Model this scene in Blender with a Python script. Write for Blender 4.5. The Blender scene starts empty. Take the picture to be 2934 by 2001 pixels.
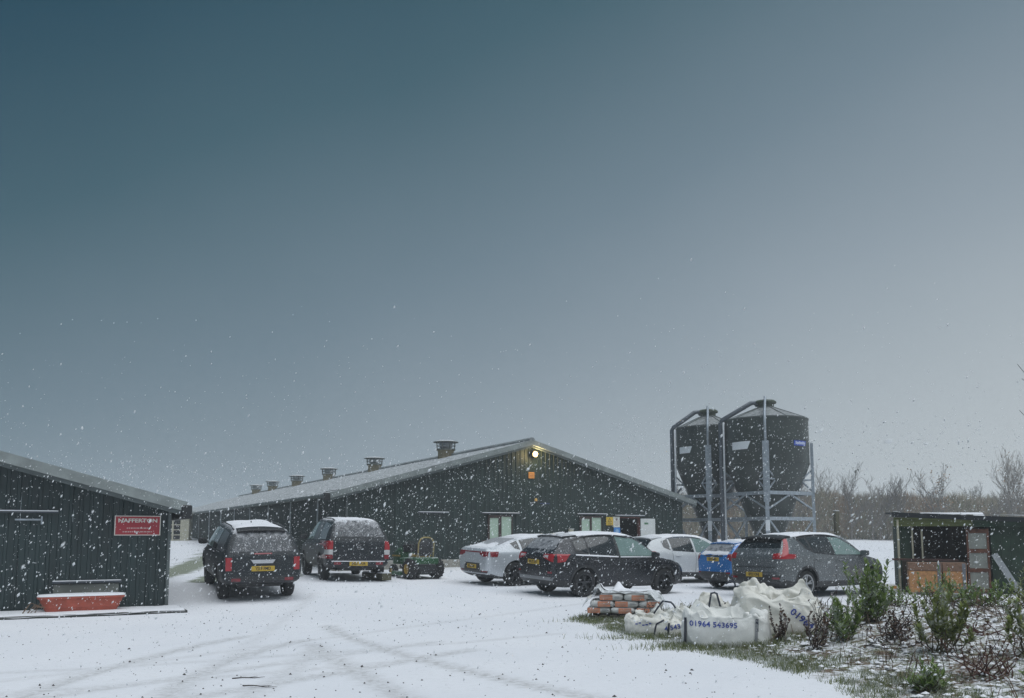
import bpy, bmesh, math, random
import numpy as np
from mathutils import Vector, Matrix, noise
from mathutils.bvhtree import BVHTree

R = math.radians
sc = bpy.context.scene
C = sc.collection

# ------------------------------------------------------------------ camera
CAM_H = 1.65
cam_d = bpy.data.cameras.new('camera')
cam = bpy.data.objects.new('camera', cam_d)
C.objects.link(cam)
cam.location = (0, 0, CAM_H)
cam.rotation_euler = (R(96), 0, 0)
cam_d.sensor_width = 36.0
cam_d.lens = 30.50
cam_d.shift_y = 0.0908
cam_d.clip_start = 0.05
cam_d.clip_end = 6000
cam_d.dof.use_dof = True
cam_d.dof.focus_distance = 22.0
cam_d.dof.aperture_fstop = 9.0
sc.camera = cam

# ------------------------------------------------------------------ sky, sun, exposure
SUN_EL, SUN_AZ = R(72), R(140)          # high, behind the viewer's right shoulder, hidden by cloud
world = bpy.data.worlds.new('World')
sc.world = world
world.use_nodes = True
wn, wl = world.node_tree.nodes, world.node_tree.links
wn.clear()
w_out = wn.new('ShaderNodeOutputWorld')
w_bg = wn.new('ShaderNodeBackground')
w_bg2 = wn.new('ShaderNodeBackground')
w_add = wn.new('ShaderNodeAddShader')
w_sky = wn.new('ShaderNodeTexSky')
w_sky.sky_type = 'NISHITA'
w_sky.sun_disc = False
w_sky.sun_elevation = SUN_EL
w_sky.sun_rotation = SUN_AZ
w_sky.dust_density = 6.0
w_bg2.inputs['Strength'].default_value = 0.0015   # what little of the clear sky filters through the cloud
wl.new(w_sky.outputs[0], w_bg2.inputs['Color'])
# snow cloud: darker and bluer overhead and to the left, paler low down and to the right
w_tc = wn.new('ShaderNodeTexCoord')
w_sep = wn.new('ShaderNodeSeparateXYZ')
wl.new(w_tc.outputs['Generated'], w_sep.inputs[0])
def wmath(op, a, b):
    n = wn.new('ShaderNodeMath'); n.operation = op
    for i, s in enumerate((a, b)):
        if isinstance(s, (int, float)): n.inputs[i].default_value = s
        else: wl.new(s, n.inputs[i])
    return n.outputs[0]
w_abs = wmath('MAXIMUM', w_sep.outputs['Z'], 0.0)
w_noise = wn.new('ShaderNodeTexNoise')
w_noise.inputs['Scale'].default_value = 2.2
w_noise.inputs['Detail'].default_value = 4.0
wl.new(w_tc.outputs['Generated'], w_noise.inputs['Vector'])
w_v = wmath('ADD', wmath('MULTIPLY', w_sep.outputs['X'], 0.46), 0.80)
w_v = wmath('SUBTRACT', w_v, wmath('MULTIPLY', w_abs, 1.12))
w_v = wmath('ADD', w_v, wmath('MULTIPLY', wmath('SUBTRACT', w_noise.outputs['Fac'], 0.5), 0.10))
w_ramp = wn.new('ShaderNodeValToRGB')
w_ramp.color_ramp.interpolation = 'LINEAR'
els = w_ramp.color_ramp.elements
els[0].position = 0.0;  els[0].color = (0.006, 0.031, 0.051, 1)
els[1].position = 1.0;  els[1].color = (0.290, 0.318, 0.334, 1)
for pos, col in ((0.22, (0.034, 0.070, 0.091, 1)), (0.45, (0.093, 0.131, 0.160, 1)), (0.65, (0.162, 0.198, 0.228, 1)), (0.85, (0.242, 0.274, 0.297, 1))):
    e = els.new(pos); e.color = col
wl.new(w_v, w_ramp.inputs['Fac'])
wl.new(w_ramp.outputs['Color'], w_bg.inputs['Color'])
w_bg.inputs['Strength'].default_value = 1.0
wl.new(w_bg.outputs[0], w_add.inputs[0])
wl.new(w_bg2.outputs[0], w_add.inputs[1])
wl.new(w_add.outputs[0], w_out.inputs['Surface'])

sun_d = bpy.data.lights.new('sun', 'SUN')
sun_d.energy = 1.5
sun_d.angle = R(75)                     # sun behind thick cloud: no edged shadows
sun_d.color = (0.93, 0.965, 1.0)
sun = bpy.data.objects.new('sun', sun_d)
C.objects.link(sun)
sun.rotation_euler = (R(90) - SUN_EL, 0, R(180) - SUN_AZ + R(0))
sc.view_settings.view_transform = 'Standard'
sc.view_settings.look = 'None'
sc.view_settings.exposure = 0.74
sc.view_settings.gamma = 1.0
sc.view_settings.use_curve_mapping = False
sc.cycles.use_denoising = True
sc.cycles.max_bounces = 6
sc.cycles.diffuse_bounces = 3
sc.cycles.glossy_bounces = 3
sc.cycles.transparent_max_bounces = 8
sc.cycles.volume_bounces = 1
sc.cycles.sample_clamp_indirect = 6.0

# ------------------------------------------------------------------ helpers
def smooth(a, b, x):
    t = max(0.0, min(1.0, (x - a) / (b - a)))
    return t * t * (3 - 2 * t)

class MB:
    """collects geometry for ONE mesh object"""
    def __init__(s, M=None):
        s.v, s.f, s.m = [], [], []
        s.M = M
        s.mi = 0
    def add(s, vs, fs):
        n = len(s.v)
        if s.M is not None: vs = [tuple(s.M @ Vector(p)) for p in vs]
        s.v += [tuple(p) for p in vs]
        s.f += [tuple(i + n for i in f) for f in fs]
        s.m += [s.mi] * len(fs)
        return s
    def box(s, x0, x1, y0, y1, z0, z1):
        return s.add([(x0,y0,z0),(x1,y0,z0),(x1,y1,z0),(x0,y1,z0),(x0,y0,z1),(x1,y0,z1),(x1,y1,z1),(x0,y1,z1)],
                     [(0,3,2,1),(4,5,6,7),(0,1,5,4),(1,2,6,5),(2,3,7,6),(3,0,4,7)])
    def bbox(s, x0, x1, y0, y1, z0, z1, b=0.01):
        """box with chamfered edges"""
        bm = bmesh.new()
        bmesh.ops.create_cube(bm, size=1.0)
        for v in bm.verts:
            v.co = Vector(((x0+x1)/2 + v.co.x*(x1-x0), (y0+y1)/2 + v.co.y*(y1-y0), (z0+z1)/2 + v.co.z*(z1-z0)))
        bmesh.ops.bevel(bm, geom=bm.edges[:], offset=b, segments=1, affect='EDGES')
        bm.verts.index_update()
        s.add([tuple(v.co) for v in bm.verts], [[v.index for v in f.verts] for f in bm.faces])
        bm.free(); return s
    def quad(s, a, b, c, d):
        return s.add([a, b, c, d], [(0, 1, 2, 3)])
    def path(s, pts, r, n=6, cap=True):
        pts = [Vector(p) for p in pts]
        rs = r if isinstance(r, (list, tuple)) else [r] * len(pts)
        vs, fs = [], []
        ref = None
        for i, p in enumerate(pts):
            t = (pts[min(i+1, len(pts)-1)] - pts[max(i-1, 0)])
            if t.length < 1e-9: t = Vector((0, 0, 1))
            t.normalize()
            if ref is None:
                ref = Vector((1, 0, 0)) if abs(t.x) < 0.8 else Vector((0, 1, 0))
            a = (ref - t * ref.dot(t))
            if a.length < 1e-6: a = t.orthogonal()
            a.normalize(); b = t.cross(a); ref = a
            for k in range(n):
                w = 2 * math.pi * (k + 0.5) / n
                vs.append(tuple(p + (a * math.cos(w) + b * math.sin(w)) * rs[i]))
        for i in range(len(pts) - 1):
            for k in range(n):
                k2 = (k + 1) % n
                fs.append((i*n+k, i*n+k2, (i+1)*n+k2, (i+1)*n+k))
        if cap:
            fs.append(tuple(range(n-1, -1, -1)))
            fs.append(tuple(range((len(pts)-1)*n, len(pts)*n)))
        return s.add(vs, fs)
    def bar(s, p0, p1, w, h, up=(0, 0, 1)):
        """rectangular bar between two points"""
        p0, p1 = Vector(p0), Vector(p1)
        t = (p1 - p0).normalized(); up = Vector(up)
        if abs(t.dot(up)) > 0.97: up = Vector((0, 1, 0))
        a = t.cross(up).normalized(); b = a.cross(t)
        vs = []
        for p in (p0, p1):
            for i, j in ((-1,-1),(1,-1),(1,1),(-1,1)):
                vs.append(tuple(p + a*(i*w/2) + b*(j*h/2)))
        return s.add(vs, [(0,3,2,1),(4,5,6,7),(0,1,5,4),(1,2,6,5),(2,3,7,6),(3,0,4,7)])
    def lathe(s, prof, n=24, c=(0, 0, 0), axis='z', closed=False):
        vs, fs = [], []
        for (r, h) in prof:
            for k in range(n):
                w = 2*math.pi*k/n
                x, y = r*math.cos(w), r*math.sin(w)
                vs.append((c[0]+x, c[1]+y, c[2]+h) if axis == 'z' else (c[0]+x, c[1]+h, c[2]+y))
        m = len(prof)
        flip = axis != 'z'
        for i in range(m if closed else m - 1):
            i2 = (i+1) % m
            for k in range(n):
                k2 = (k+1) % n
                q = (i*n+k, i*n+k2, i2*n+k2, i2*n+k)
                fs.append(q[::-1] if flip else q)
        return s.add(vs, fs)
    def grid(s, rows, close_u=False):
        """rows: list of rows of points"""
        n = len(rows[0]); vs = [p for r in rows for p in r]; fs = []
        for i in range(len(rows)-1):
            for k in range(n - (0 if close_u else 1)):
                k2 = (k+1) % n
                fs.append((i*n+k, i*n+k2, (i+1)*n+k2, (i+1)*n+k))
        return s.add(vs, fs)
    def mesh(s, name, mats, sm=False):
        me = bpy.data.meshes.new(name)
        me.from_pydata(s.v, [], s.f)
        for m in (mats if isinstance(mats, (list, tuple)) else [mats]): me.materials.append(m)
        if any(s.m): me.polygons.foreach_set('material_index', s.m)
        if sm: me.polygons.foreach_set('use_smooth', [True]*len(me.polygons))
        me.update()
        return me
    def build(s, name, mat, parent=None, sm=False, label=None):
        return link(name, s.mesh(name, mat, sm), parent, label)

def link(name, me, parent=None, label=None):
    o = bpy.data.objects.new(name, me)
    C.objects.link(o)
    if parent is not None: o.parent = parent
    if label: o['label'] = label
    return o
def tag(o, label, cat, group=None, kind=None):
    o['label'] = label; o['category'] = cat
    if group: o['group'] = group
    if kind: o['kind'] = kind
    return o
def thing(name, label, cat, loc=(0, 0, 0), rz=0.0, group=None):
    o = bpy.data.objects.new(name, None)
    C.objects.link(o)
    o.location = loc; o.rotation_euler = (0, 0, rz)
    o.empty_display_size = 0.1
    return tag(o, label, cat, group)
def copy_tree(root, loc=None, rz=None, label=None, parent=None):
    c = root.copy(); C.objects.link(c)
    if parent is not None: c.parent = parent
    if loc is not None: c.location = loc
    if rz is not None: c.rotation_euler = (0, 0, rz)
    if label: c['label'] = label
    for ch in list(root.children): copy_tree(ch, parent=c)
    return c
def autosmooth(o, ang=40):
    me = o.data
    me.polygons.foreach_set('use_smooth', [True]*len(me.polygons))
    me.set_sharp_from_angle(angle=R(ang))
    return o

# ------------------------------------------------------------------ materials
def nd(nt, typ, **kw):
    n = nt.nodes.new(typ)
    for k, v in kw.items():
        if k.startswith('_'): setattr(n, k[1:], v)
        else: n.inputs[k.replace('__', ' ')].default_value = v
    return n
def base_mat(name):
    m = bpy.data.materials.new(name); m.use_nodes = True
    nt = m.node_tree
    return m, nt, nt.nodes['Principled BSDF']
def ramp(nt, src, p0, p1, c0=(0,0,0,1), c1=(1,1,1,1)):
    r = nt.nodes.new('ShaderNodeValToRGB')
    r.color_ramp.elements[0].position = p0; r.color_ramp.elements[0].color = c0
    r.color_ramp.elements[1].position = p1; r.color_ramp.elements[1].color = c1
    nt.links.new(src, r.inputs['Fac'])
    return r.outputs['Color']
def mixc(nt, fac, a, b):
    m = nt.nodes.new('ShaderNodeMix'); m.data_type = 'RGBA'
    for s, x in ((0, fac), (6, a), (7, b)):
        if hasattr(x, 'default_value') or hasattr(x, 'is_output'): nt.links.new(x, m.inputs[s])
        else: m.inputs[s].default_value = x
    return m.outputs[2]
def fmath(nt, op, a, b=0.0, clamp=False):
    n = nt.nodes.new('ShaderNodeMath'); n.operation = op; n.use_clamp = clamp
    for i, s in enumerate((a, b)):
        if isinstance(s, (int, float)): n.inputs[i].default_value = s
        else: nt.links.new(s, n.inputs[i])
    return n.outputs[0]
def c4(c): return (c[0], c[1], c[2], 1.0)
SNOW = (0.79, 0.797, 0.83)
def mat(name, col, rough=0.6, metal=0.0, var=0.15, scale=4.0, bump=0.0, bscale=40.0, snow=0.0, spec=0.5, coat=0.0, stretch=None, snow_lo=0.35, speck=0.0):
    """procedural surface: base colour with noise variation, optional bump, optional snow lying on upward faces"""
    m, nt, p = base_mat(name)
    tc = nt.nodes.new('ShaderNodeTexCoord')
    vec = tc.outputs['Object']
    if stretch:
        mp = nt.nodes.new('ShaderNodeMapping'); mp.inputs['Scale'].default_value = stretch
        nt.links.new(vec, mp.inputs['Vector']); vec_c = mp.outputs[0]
    else: vec_c = vec
    n1 = nd(nt, 'ShaderNodeTexNoise', Scale=scale, Detail=5.0, Roughness=0.6)
    nt.links.new(vec_c, n1.inputs['Vector'])
    lo = tuple(max(0, x*(1-var)) for x in col); hi = tuple(min(1, x*(1+var)) for x in col)
    colr = ramp(nt, n1.outputs['Fac'], 0.3, 0.7, c4(lo), c4(hi))
    rgh = None
    if snow > 0 or speck > 0:
        g = nt.nodes.new('ShaderNodeNewGeometry')
        sp = nt.nodes.new('ShaderNodeSeparateXYZ'); nt.links.new(g.outputs['Normal'], sp.inputs[0])
        n2 = nd(nt, 'ShaderNodeTexNoise', Scale=7.0, Detail=6.0, Roughness=0.7)
        nt.links.new(vec, n2.inputs['Vector'])
        up = fmath(nt, 'ADD', sp.outputs['Z'], fmath(nt, 'MULTIPLY', fmath(nt, 'SUBTRACT', n2.outputs['Fac'], 0.5), 1.1))
        f = fmath(nt, 'MULTIPLY', ramp(nt, up, snow_lo, min(1.0, snow_lo+0.22)), snow)
        if speck > 0:      # wet flakes stuck to the surface
            n3 = nd(nt, 'ShaderNodeTexNoise', Scale=38.0, Detail=2.0, Roughness=0.5)
            nt.links.new(vec, n3.inputs['Vector'])
            f = fmath(nt, 'MAXIMUM', f, fmath(nt, 'MULTIPLY', ramp(nt, n3.outputs['Fac'], 0.60, 0.66), speck))
        colr = mixc(nt, f, colr, c4(SNOW))
        rgh = fmath(nt, 'ADD', fmath(nt, 'MULTIPLY', f, 0.75 - rough), rough)
        if metal:
            nt.links.new(fmath(nt, 'MULTIPLY', fmath(nt, 'SUBTRACT', 1.0, f), metal), p.inputs['Metallic'])
    elif metal: p.inputs['Metallic'].default_value = metal
    nt.links.new(colr, p.inputs['Base Color'])
    if rgh is not None: nt.links.new(rgh, p.inputs['Roughness'])
    else: p.inputs['Roughness'].default_value = rough
    p.inputs['Specular IOR Level'].default_value = spec
    if coat: p.inputs['Coat Weight'].default_value = coat; p.inputs['Coat Roughness'].default_value = 0.08
    if bump > 0:
        n4 = nd(nt, 'ShaderNodeTexNoise', Scale=bscale, Detail=4.0)
        nt.links.new(vec_c, n4.inputs['Vector'])
        b = nd(nt, 'ShaderNodeBump', Strength=bump, Distance=0.02)
        nt.links.new(n4.outputs['Fac'], b.inputs['Height'])
        nt.links.new(b.outputs[0], p.inputs['Normal'])
    return m
def emit_mat(name, col, s):
    m, nt, p = base_mat(name)
    p.inputs['Base Color'].default_value = c4(col)
    p.inputs['Emission Color'].default_value = c4(col)
    p.inputs['Emission Strength'].default_value = s
    return m
def leaf_mat(name, c0, c1, snow=0.0, rough=0.55, thru=0.0):
    m, nt, p = base_mat(name)
    g = nt.nodes.new('ShaderNodeNewGeometry')
    col = mixc(nt, g.outputs['Random Per Island'], c4(c0), c4(c1))
    if snow > 0:
        sp = nt.nodes.new('ShaderNodeSeparateXYZ'); nt.links.new(g.outputs['Position'], sp.inputs[0])
        tc = nt.nodes.new('ShaderNodeTexCoord')
        n2 = nd(nt, 'ShaderNodeTexNoise', Scale=9.0, Detail=3.0)
        nt.links.new(tc.outputs['Object'], n2.inputs['Vector'])
        col = mixc(nt, fmath(nt, 'MULTIPLY', ramp(nt, n2.outputs['Fac'], 0.52, 0.60), snow), col, c4(SNOW))
    nt.links.new(col, p.inputs['Base Color'])
    p.inputs['Roughness'].default_value = rough
    p.inputs['Specular IOR Level'].default_value = 0.3
    if thru > 0:
        tr = nt.nodes.new('ShaderNodeBsdfTranslucent'); nt.links.new(col, tr.inputs['Color'])
        mx = nt.nodes.new('ShaderNodeMixShader'); mx.inputs[0].default_value = thru
        nt.links.new(p.outputs[0], mx.inputs[1]); nt.links.new(tr.outputs[0], mx.inputs[2])
        nt.links.new(mx.outputs[0], nt.nodes['Material Output'].inputs['Surface'])
    return m

M = {}
M['clad'] = mat('green_cladding', (0.013, 0.028, 0.025), 0.55, var=0.28, scale=1.2, stretch=(3.0, 3.0, 0.35))
M['clad_dark'] = mat('dark_green_cladding', (0.012, 0.027, 0.028), 0.5, var=0.3, scale=1.2, stretch=(3.0, 3.0, 0.35))
M['roof'] = mat('fibre_cement_roof', (0.21, 0.23, 0.235), 0.85, var=0.3, scale=2.0, snow=0.42, snow_lo=0.86, bump=0.2)
M['verge'] = mat('verge_board', (0.22, 0.245, 0.24), 0.75, var=0.25, scale=3.0, snow=0.6, snow_lo=0.55, bump=0.15)
M['verge_dark'] = mat('verge_underboard', (0.10, 0.12, 0.12), 0.7, var=0.2)
M['black'] = mat('black_plastic', (0.012, 0.013, 0.015), 0.45, var=0.3)
M['dark'] = mat('dark_interior', (0.012, 0.011, 0.010), 0.9, var=0.4, scale=3)
M['concrete'] = mat('concrete', (0.30, 0.29, 0.26), 0.9, var=0.22, scale=5, bump=0.3, snow=0.9, snow_lo=0.75)
M['snow'] = mat('snow_layer', SNOW, 0.75, var=0.04, scale=3, bump=0.35, bscale=14, spec=0.2)
M['white'] = mat('white_paint', (0.62, 0.64, 0.63), 0.5, var=0.06)
M['cream'] = mat('cream_paint', (0.48, 0.46, 0.36), 0.6, var=0.12)
M['galv'] = mat('galvanised_steel', (0.34, 0.38, 0.42), 0.5, metal=0.55, var=0.25, scale=9)
M['galv_pale'] = mat('pale_galvanised_steel', (0.46, 0.49, 0.52), 0.5, metal=0.4, var=0.2, scale=9)
M['blind'] = mat('pale_green_blind', (0.40, 0.52, 0.42), 0.6, var=0.06, stretch=(30, 1, 1))
M['frame_brown'] = mat('brown_frame', (0.045, 0.026, 0.022), 0.5, var=0.2)
M['frame_red'] = mat('red_brown_frame', (0.10, 0.028, 0.022), 0.5, var=0.2)

# ================================================================== GROUND
DX, DY = 0.8829, 0.4695          # direction along both gables; the sheds' long axis is (-DY, DX)
YAW = math.atan2(DY, DX)
def edge_x(y):
    """x of the line where the snowed yard meets the overgrown bank"""
    pts = ((2.0, 2.6), (6.5, 3.25), (8.7, 3.6), (9.8, 3.65), (11.4, 3.1), (12.8, 2.5), (15.0, 1.7), (17.0, 1.3), (18.6, 1.9), (20.2, 4.6), (20.9, 30.0))
    if y <= pts[0][0]: return pts[0][1]
    if y >= pts[-1][0]: return 999.0
    for (a, b), (c, d) in zip(pts, pts[1:]):
        if a <= y <= c: return b + (d - b) * (y - a) / (c - a)
def bank(x, y):
    return max(0.0, x - edge_x(y))
def gz0(x, y):
    z = max(0.0, min(0.3, 0.03 - 0.0285*(x-2) + 0.0182*(y-22.9))) * smooth(18.5, 24, y)
    wl_ = 1.0 - smooth(-6, 12, x)
    yy = min(y, 110.0)
    if yy > 31: z += (0.0125 + 0.0205*wl_) * (yy - 31)
    return z
def gz(x, y):
    z = gz0(x, y)
    b = bank(x, y)
    if b > 0:
        k = smooth(0.0, 4.4, b) * (1 - smooth(14.0, 19.0, y))
        z += 0.40 * k
        z += k * (0.10*noise.noise(Vector((x*0.9, y*0.9, 3.1))) + 0.05*noise.noise(Vector((x*2.7, y*2.7, 8.0))))
        z += min(1.0, b*3) * (1 - smooth(19, 21, y)) * 0.02*noise.noise(Vector((x*7, y*7, 1.0)))
    z += 0.012*noise.noise(Vector((x*0.5, y*0.5, 0))) + 0.004*noise.noise(Vector((x*2.3, y*2.3, 5.0)))
    return z
# tyre tracks across the yard (centre lines), each with its own wear
def arc(p0, p1, p2, n=40):
    out = []
    for i in range(n+1):
        t = i/n
        out.append(((1-t)**2*p0[0]+2*t*(1-t)*p1[0]+t*t*p2[0], (1-t)**2*p0[1]+2*t*(1-t)*p1[1]+t*t*p2[1]))
    return np.array(out)
TRACKS = [(arc((-3.3, 15.8), (-1.9, 11.8), (2.2, 7.4)), 0.13, 1.0), (arc((-4.3, 14.2), (-5.4, 11.2), (-4.8, 7)), 0.14, 0.85), (arc((-3.2, 13.8), (-4.1, 11.2), (-3.4, 8.4)), 0.14, 0.85), (arc((-3.0, 13.2), (-1.8, 10.4), (-0.6, 8.0)), 0.15, 0.9),
          (arc((-6.6, 6.6), (-4.4, 9.5), (-1.2, 13.5)), 0.13, 0.7), (arc((-5.0, 6.4), (-3.4, 8.8), (-0.6, 12.6)), 0.15, 0.8),
          (arc((-8, 10.0), (-4, 10.9), (0.8, 14.6)), 0.11, 0.5), (arc((-8, 8.2), (-4.5, 9.2), (-1.5, 11.5)), 0.11, 0.5),
          (arc((-3.5, 6.5), (-2.2, 8.3), (-2.9, 13.0)), 0.14, 0.6), (arc((-10.8, 41), (-8.6, 31), (-6.2, 24.5)), 0.16, 0.6),
          (arc((-12.4, 41), (-10.2, 31), (-8.0, 23.5)), 0.16, 0.6), (arc((-5, 22), (-4.2, 15), (-3.0, 6)), 0.12, 0.4), (arc((1.8, 21), (-1.5, 16), (-6.4, 9)), 0.12, 0.4)]
def track_at(X, Y):
    """X, Y arrays -> wear 0..1"""
    w = np.zeros_like(X)
    for pl, hw, k in TRACKS:
        d = np.full_like(X, 1e9)
        for a, b in zip(pl[:-1], pl[1:]):
            ab = b - a; L2 = (ab**2).sum()
            t = np.clip(((X-a[0])*ab[0] + (Y-a[1])*ab[1])/L2, 0, 1)
            d = np.minimum(d, (X-a[0]-t*ab[0])**2 + (Y-a[1]-t*ab[1])**2)
        w = np.maximum(w, k*np.clip(1.4 - np.sqrt(d)/hw, 0, 1))
    return w

def axis_pts(lo, hi, dense_lo, dense_hi, step):
    mid = list(np.arange(dense_lo, dense_hi, step))
    out, s, x = [], step, dense_hi
    while x < hi: out.append(x); s *= 1.28; x += s
    out.append(hi)
    left, s, x = [], step, dense_lo - step
    while x > lo: left.append(x); s *= 1.28; x -= s
    left.append(lo)
    return np.array(left[::-1] + mid + out)
gx = axis_pts(-1600, 1600, -12, 13, 0.16)
gy = axis_pts(-40, 3000, 5.0, 26, 0.16)
GXX, GYY = np.meshgrid(gx, gy)
GZ = np.empty_like(GXX)
BK = np.full_like(GXX, -2.0)
for j in range(len(gy)):
    for i in range(len(gx)):
        GZ[j, i] = gz(gx[i], gy[j])
        if 2 < gy[j] < 20.9 and gx[i] < 40: BK[j, i] = gx[i] - edge_x(gy[j])
near = (GXX > -14) & (GXX < 6) & (GYY > 4) & (GYY < 45)
TR = np.zeros_like(GXX); TR[near] = track_at(GXX[near], GYY[near])
GZ -= 0.012*TR
nyy, nxx = GXX.shape
idx = np.arange(nyy*nxx).reshape(nyy, nxx)
faces = np.stack([idx[:-1, :-1], idx[:-1, 1:], idx[1:, 1:], idx[1:, :-1]], -1).reshape(-1, 4)
gme = bpy.data.meshes.new('ground')
gme.from_pydata(np.stack([GXX, GYY, GZ], -1).reshape(-1, 3).tolist(), [], faces.tolist())
gme.polygons.foreach_set('use_smooth', [True]*len(gme.polygons))
at_b = gme.attributes.new('bank', 'FLOAT', 'POINT'); at_b.data.foreach_set('value', np.clip(BK, -2, 4).ravel().astype(np.float32))
at_t = gme.attributes.new('track', 'FLOAT', 'POINT'); at_t.data.foreach_set('value', TR.ravel().astype(np.float32))
# grass verges beside the track between the sheds, and the rough field edge
GR = np.zeros_like(GXX)
for cx0, cy0, cx1, cy1, hw in ((-10.9, 26, -17.5, 60, 0.75), (-8.6, 24.5, -16.0, 60, 0.55), (-7.2, 27.5, -16.3, 62, 0.7)):
    ax, ay = cx1-cx0, cy1-cy0
    t = np.clip(((GXX-cx0)*ax + (GYY-cy0)*ay)/(ax*ax+ay*ay), 0, 1)
    dd = np.hypot(GXX-cx0-t*ax, GYY-cy0-t*ay)
    GR = np.maximum(GR, np.clip(1.3-dd/hw, 0, 1))
at_g = gme.attributes.new('grass', 'FLOAT', 'POINT'); at_g.data.foreach_set('value', GR.ravel().astype(np.float32))

def ground_material():
    m, nt, p = base_mat('snowed_ground')
    tc = nt.nodes.new('ShaderNodeTexCoord'); vec = tc.outputs['Object']
    def nz(s, d=5.0, r=0.6):
        n = nd(nt, 'ShaderNodeTexNoise', Scale=s, Detail=d, Roughness=r); nt.links.new(vec, n.inputs['Vector']); return n.outputs['Fac']
    def attr(a):
        n = nt.nodes.new('ShaderNodeAttribute'); n.attribute_name = a; return n.outputs['Fac']
    big, mid, fine, tiny = nz(0.35, 3.0), nz(2.6), nz(11.0, 6.0, 0.7), nz(46.0, 4.0, 0.7)
    snow = ramp(nt, big, 0.3, 0.7, (0.74, 0.752, 0.79, 1), (0.81, 0.815, 0.845, 1))
    # yard grit just showing through
    grit = mixc(nt, mid, (0.20, 0.19, 0.17, 1), (0.34, 0.33, 0.31, 1))
    tr = attr('track')
    f_tr = fmath(nt, 'MULTIPLY', tr, ramp(nt, fine, 0.30, 0.62))
    f_tr = fmath(nt, 'MULTIPLY', f_tr, 0.62)
    thin = fmath(nt, 'MULTIPLY', ramp(nt, tiny, 0.74, 0.80), ramp(nt, mid, 0.45, 0.65))
    f_tr = fmath(nt, 'MAXIMUM', f_tr, fmath(nt, 'MULTIPLY', thin, 0.3))
    mott = fmath(nt, 'MULTIPLY', ramp(nt, fmath(nt, 'ADD', fmath(nt, 'MULTIPLY', fine, 0.6), fmath(nt, 'MULTIPLY', tiny, 0.4)), 0.50, 0.66), 0.26)
    mott = fmath(nt, 'MULTIPLY', mott, ramp(nt, fmath(nt, 'ADD', fmath(nt, 'MULTIPLY', big, 0.5), fmath(nt, 'MULTIPLY', mid, 0.5)), 0.40, 0.60))
    f_tr = fmath(nt, 'MAXIMUM', f_tr, mott)
    col = mixc(nt, f_tr, snow, grit)
    # bank: soil, dead leaves and grass under broken snow
    soil = mixc(nt, ramp(nt, fine, 0.3, 0.7), (0.045, 0.032, 0.022, 1), (0.23, 0.165, 0.125, 1))
    green = mixc(nt, ramp(nt, tiny, 0.3, 0.7), (0.045, 0.066, 0.020, 1), (0.17, 0.20, 0.085, 1))
    under = mixc(nt, ramp(nt, mid, 0.40, 0.60), green, soil)
    bk = attr('bank')
    edge = fmath(nt, 'ADD', bk, fmath(nt, 'MULTIPLY', fmath(nt, 'SUBTRACT', mid, 0.5), 1.6))
    cover = ramp(nt, edge, 0.0, 0.55)
    holes = ramp(nt, fmath(nt, 'ADD', fmath(nt, 'MULTIPLY', fine, 0.65), fmath(nt, 'MULTIPLY', mid, 0.35)), 0.435, 0.545)
    col = mixc(nt, fmath(nt, 'MULTIPLY', cover, holes), col, under)
    # grass verges behind
    gr = attr('grass')
    f_g = fmath(nt, 'MULTIPLY', ramp(nt, fmath(nt, 'ADD', gr, fmath(nt, 'MULTIPLY', fmath(nt, 'SUBTRACT', mid, 0.5), 1.2)), 0.30, 0.62), 0.8)
    col = mixc(nt, f_g, col, green)
    nt.links.new(col, p.inputs['Base Color'])
    p.inputs['Roughness'].default_value = 0.8
    p.inputs['Specular IOR Level'].default_value = 0.2
    h = fmath(nt, 'ADD', fmath(nt, 'MULTIPLY', fine, 0.7), fmath(nt, 'MULTIPLY', tiny, 0.3))
    h = fmath(nt, 'ADD', h, fmath(nt, 'MULTIPLY', f_tr, -0.8))
    b = nd(nt, 'ShaderNodeBump', Strength=0.3, Distance=0.02)
    nt.links.new(h, b.inputs['Height']); nt.links.new(b.outputs[0], p.inputs['Normal'])
    return m
M['ground'] = ground_material()
gme.materials.append(M['ground'])
ground = link('ground', gme)
ground['kind'] = 'structure'; ground['label'] = 'snow covered farm yard with faint tyre tracks'

# ================================================================== BUILDINGS
def ribbed_sheet(mb, x0, x1, z0, ztop, rib=0.2, d=0.020):
    """vertical box-profile sheet in the local x-z plane facing -y; ztop(x) gives the cut top edge"""
    xs = []
    n = max(1, round((x1-x0)/rib)); w = (x1-x0)/n
    for i in range(n):
        a = x0 + i*w
        xs += [(a, 0), (a+w*0.55, 0), (a+w*0.65, -d), (a+w*0.90, -d)]
    xs.append((x1, 0))
    lo = [(x, y, z0) for x, y in xs]; hi = [(x, y, ztop(x)) for x, y in xs]
    mb.grid([lo, hi])
def text_obj(s, size, loc, rot, mat_, parent, name='lettering', ext=0.002, sx=1.0, align='CENTER', bold=0.0):
    cu = bpy.data.curves.new('t', 'FONT')
    cu.body = s; cu.size = size; cu.align_x = align; cu.align_y = 'CENTER'; cu.extrude = ext; cu.offset = bold
    cu.resolution_u = 2
    t = bpy.data.objects.new('t', cu); C.objects.link(t)
    dg = bpy.context.evaluated_depsgraph_get()
    me = bpy.data.meshes.new_from_object(t.evaluated_get(dg))
    bpy.data.objects.remove(t)
    me.name = name
    me.materials.clear(); me.materials.append(mat_)
    o = link(name, me, parent)
    o.location = loc; o.rotation_euler = rot; o.scale = (sx, 1, 1)
    return o

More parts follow.
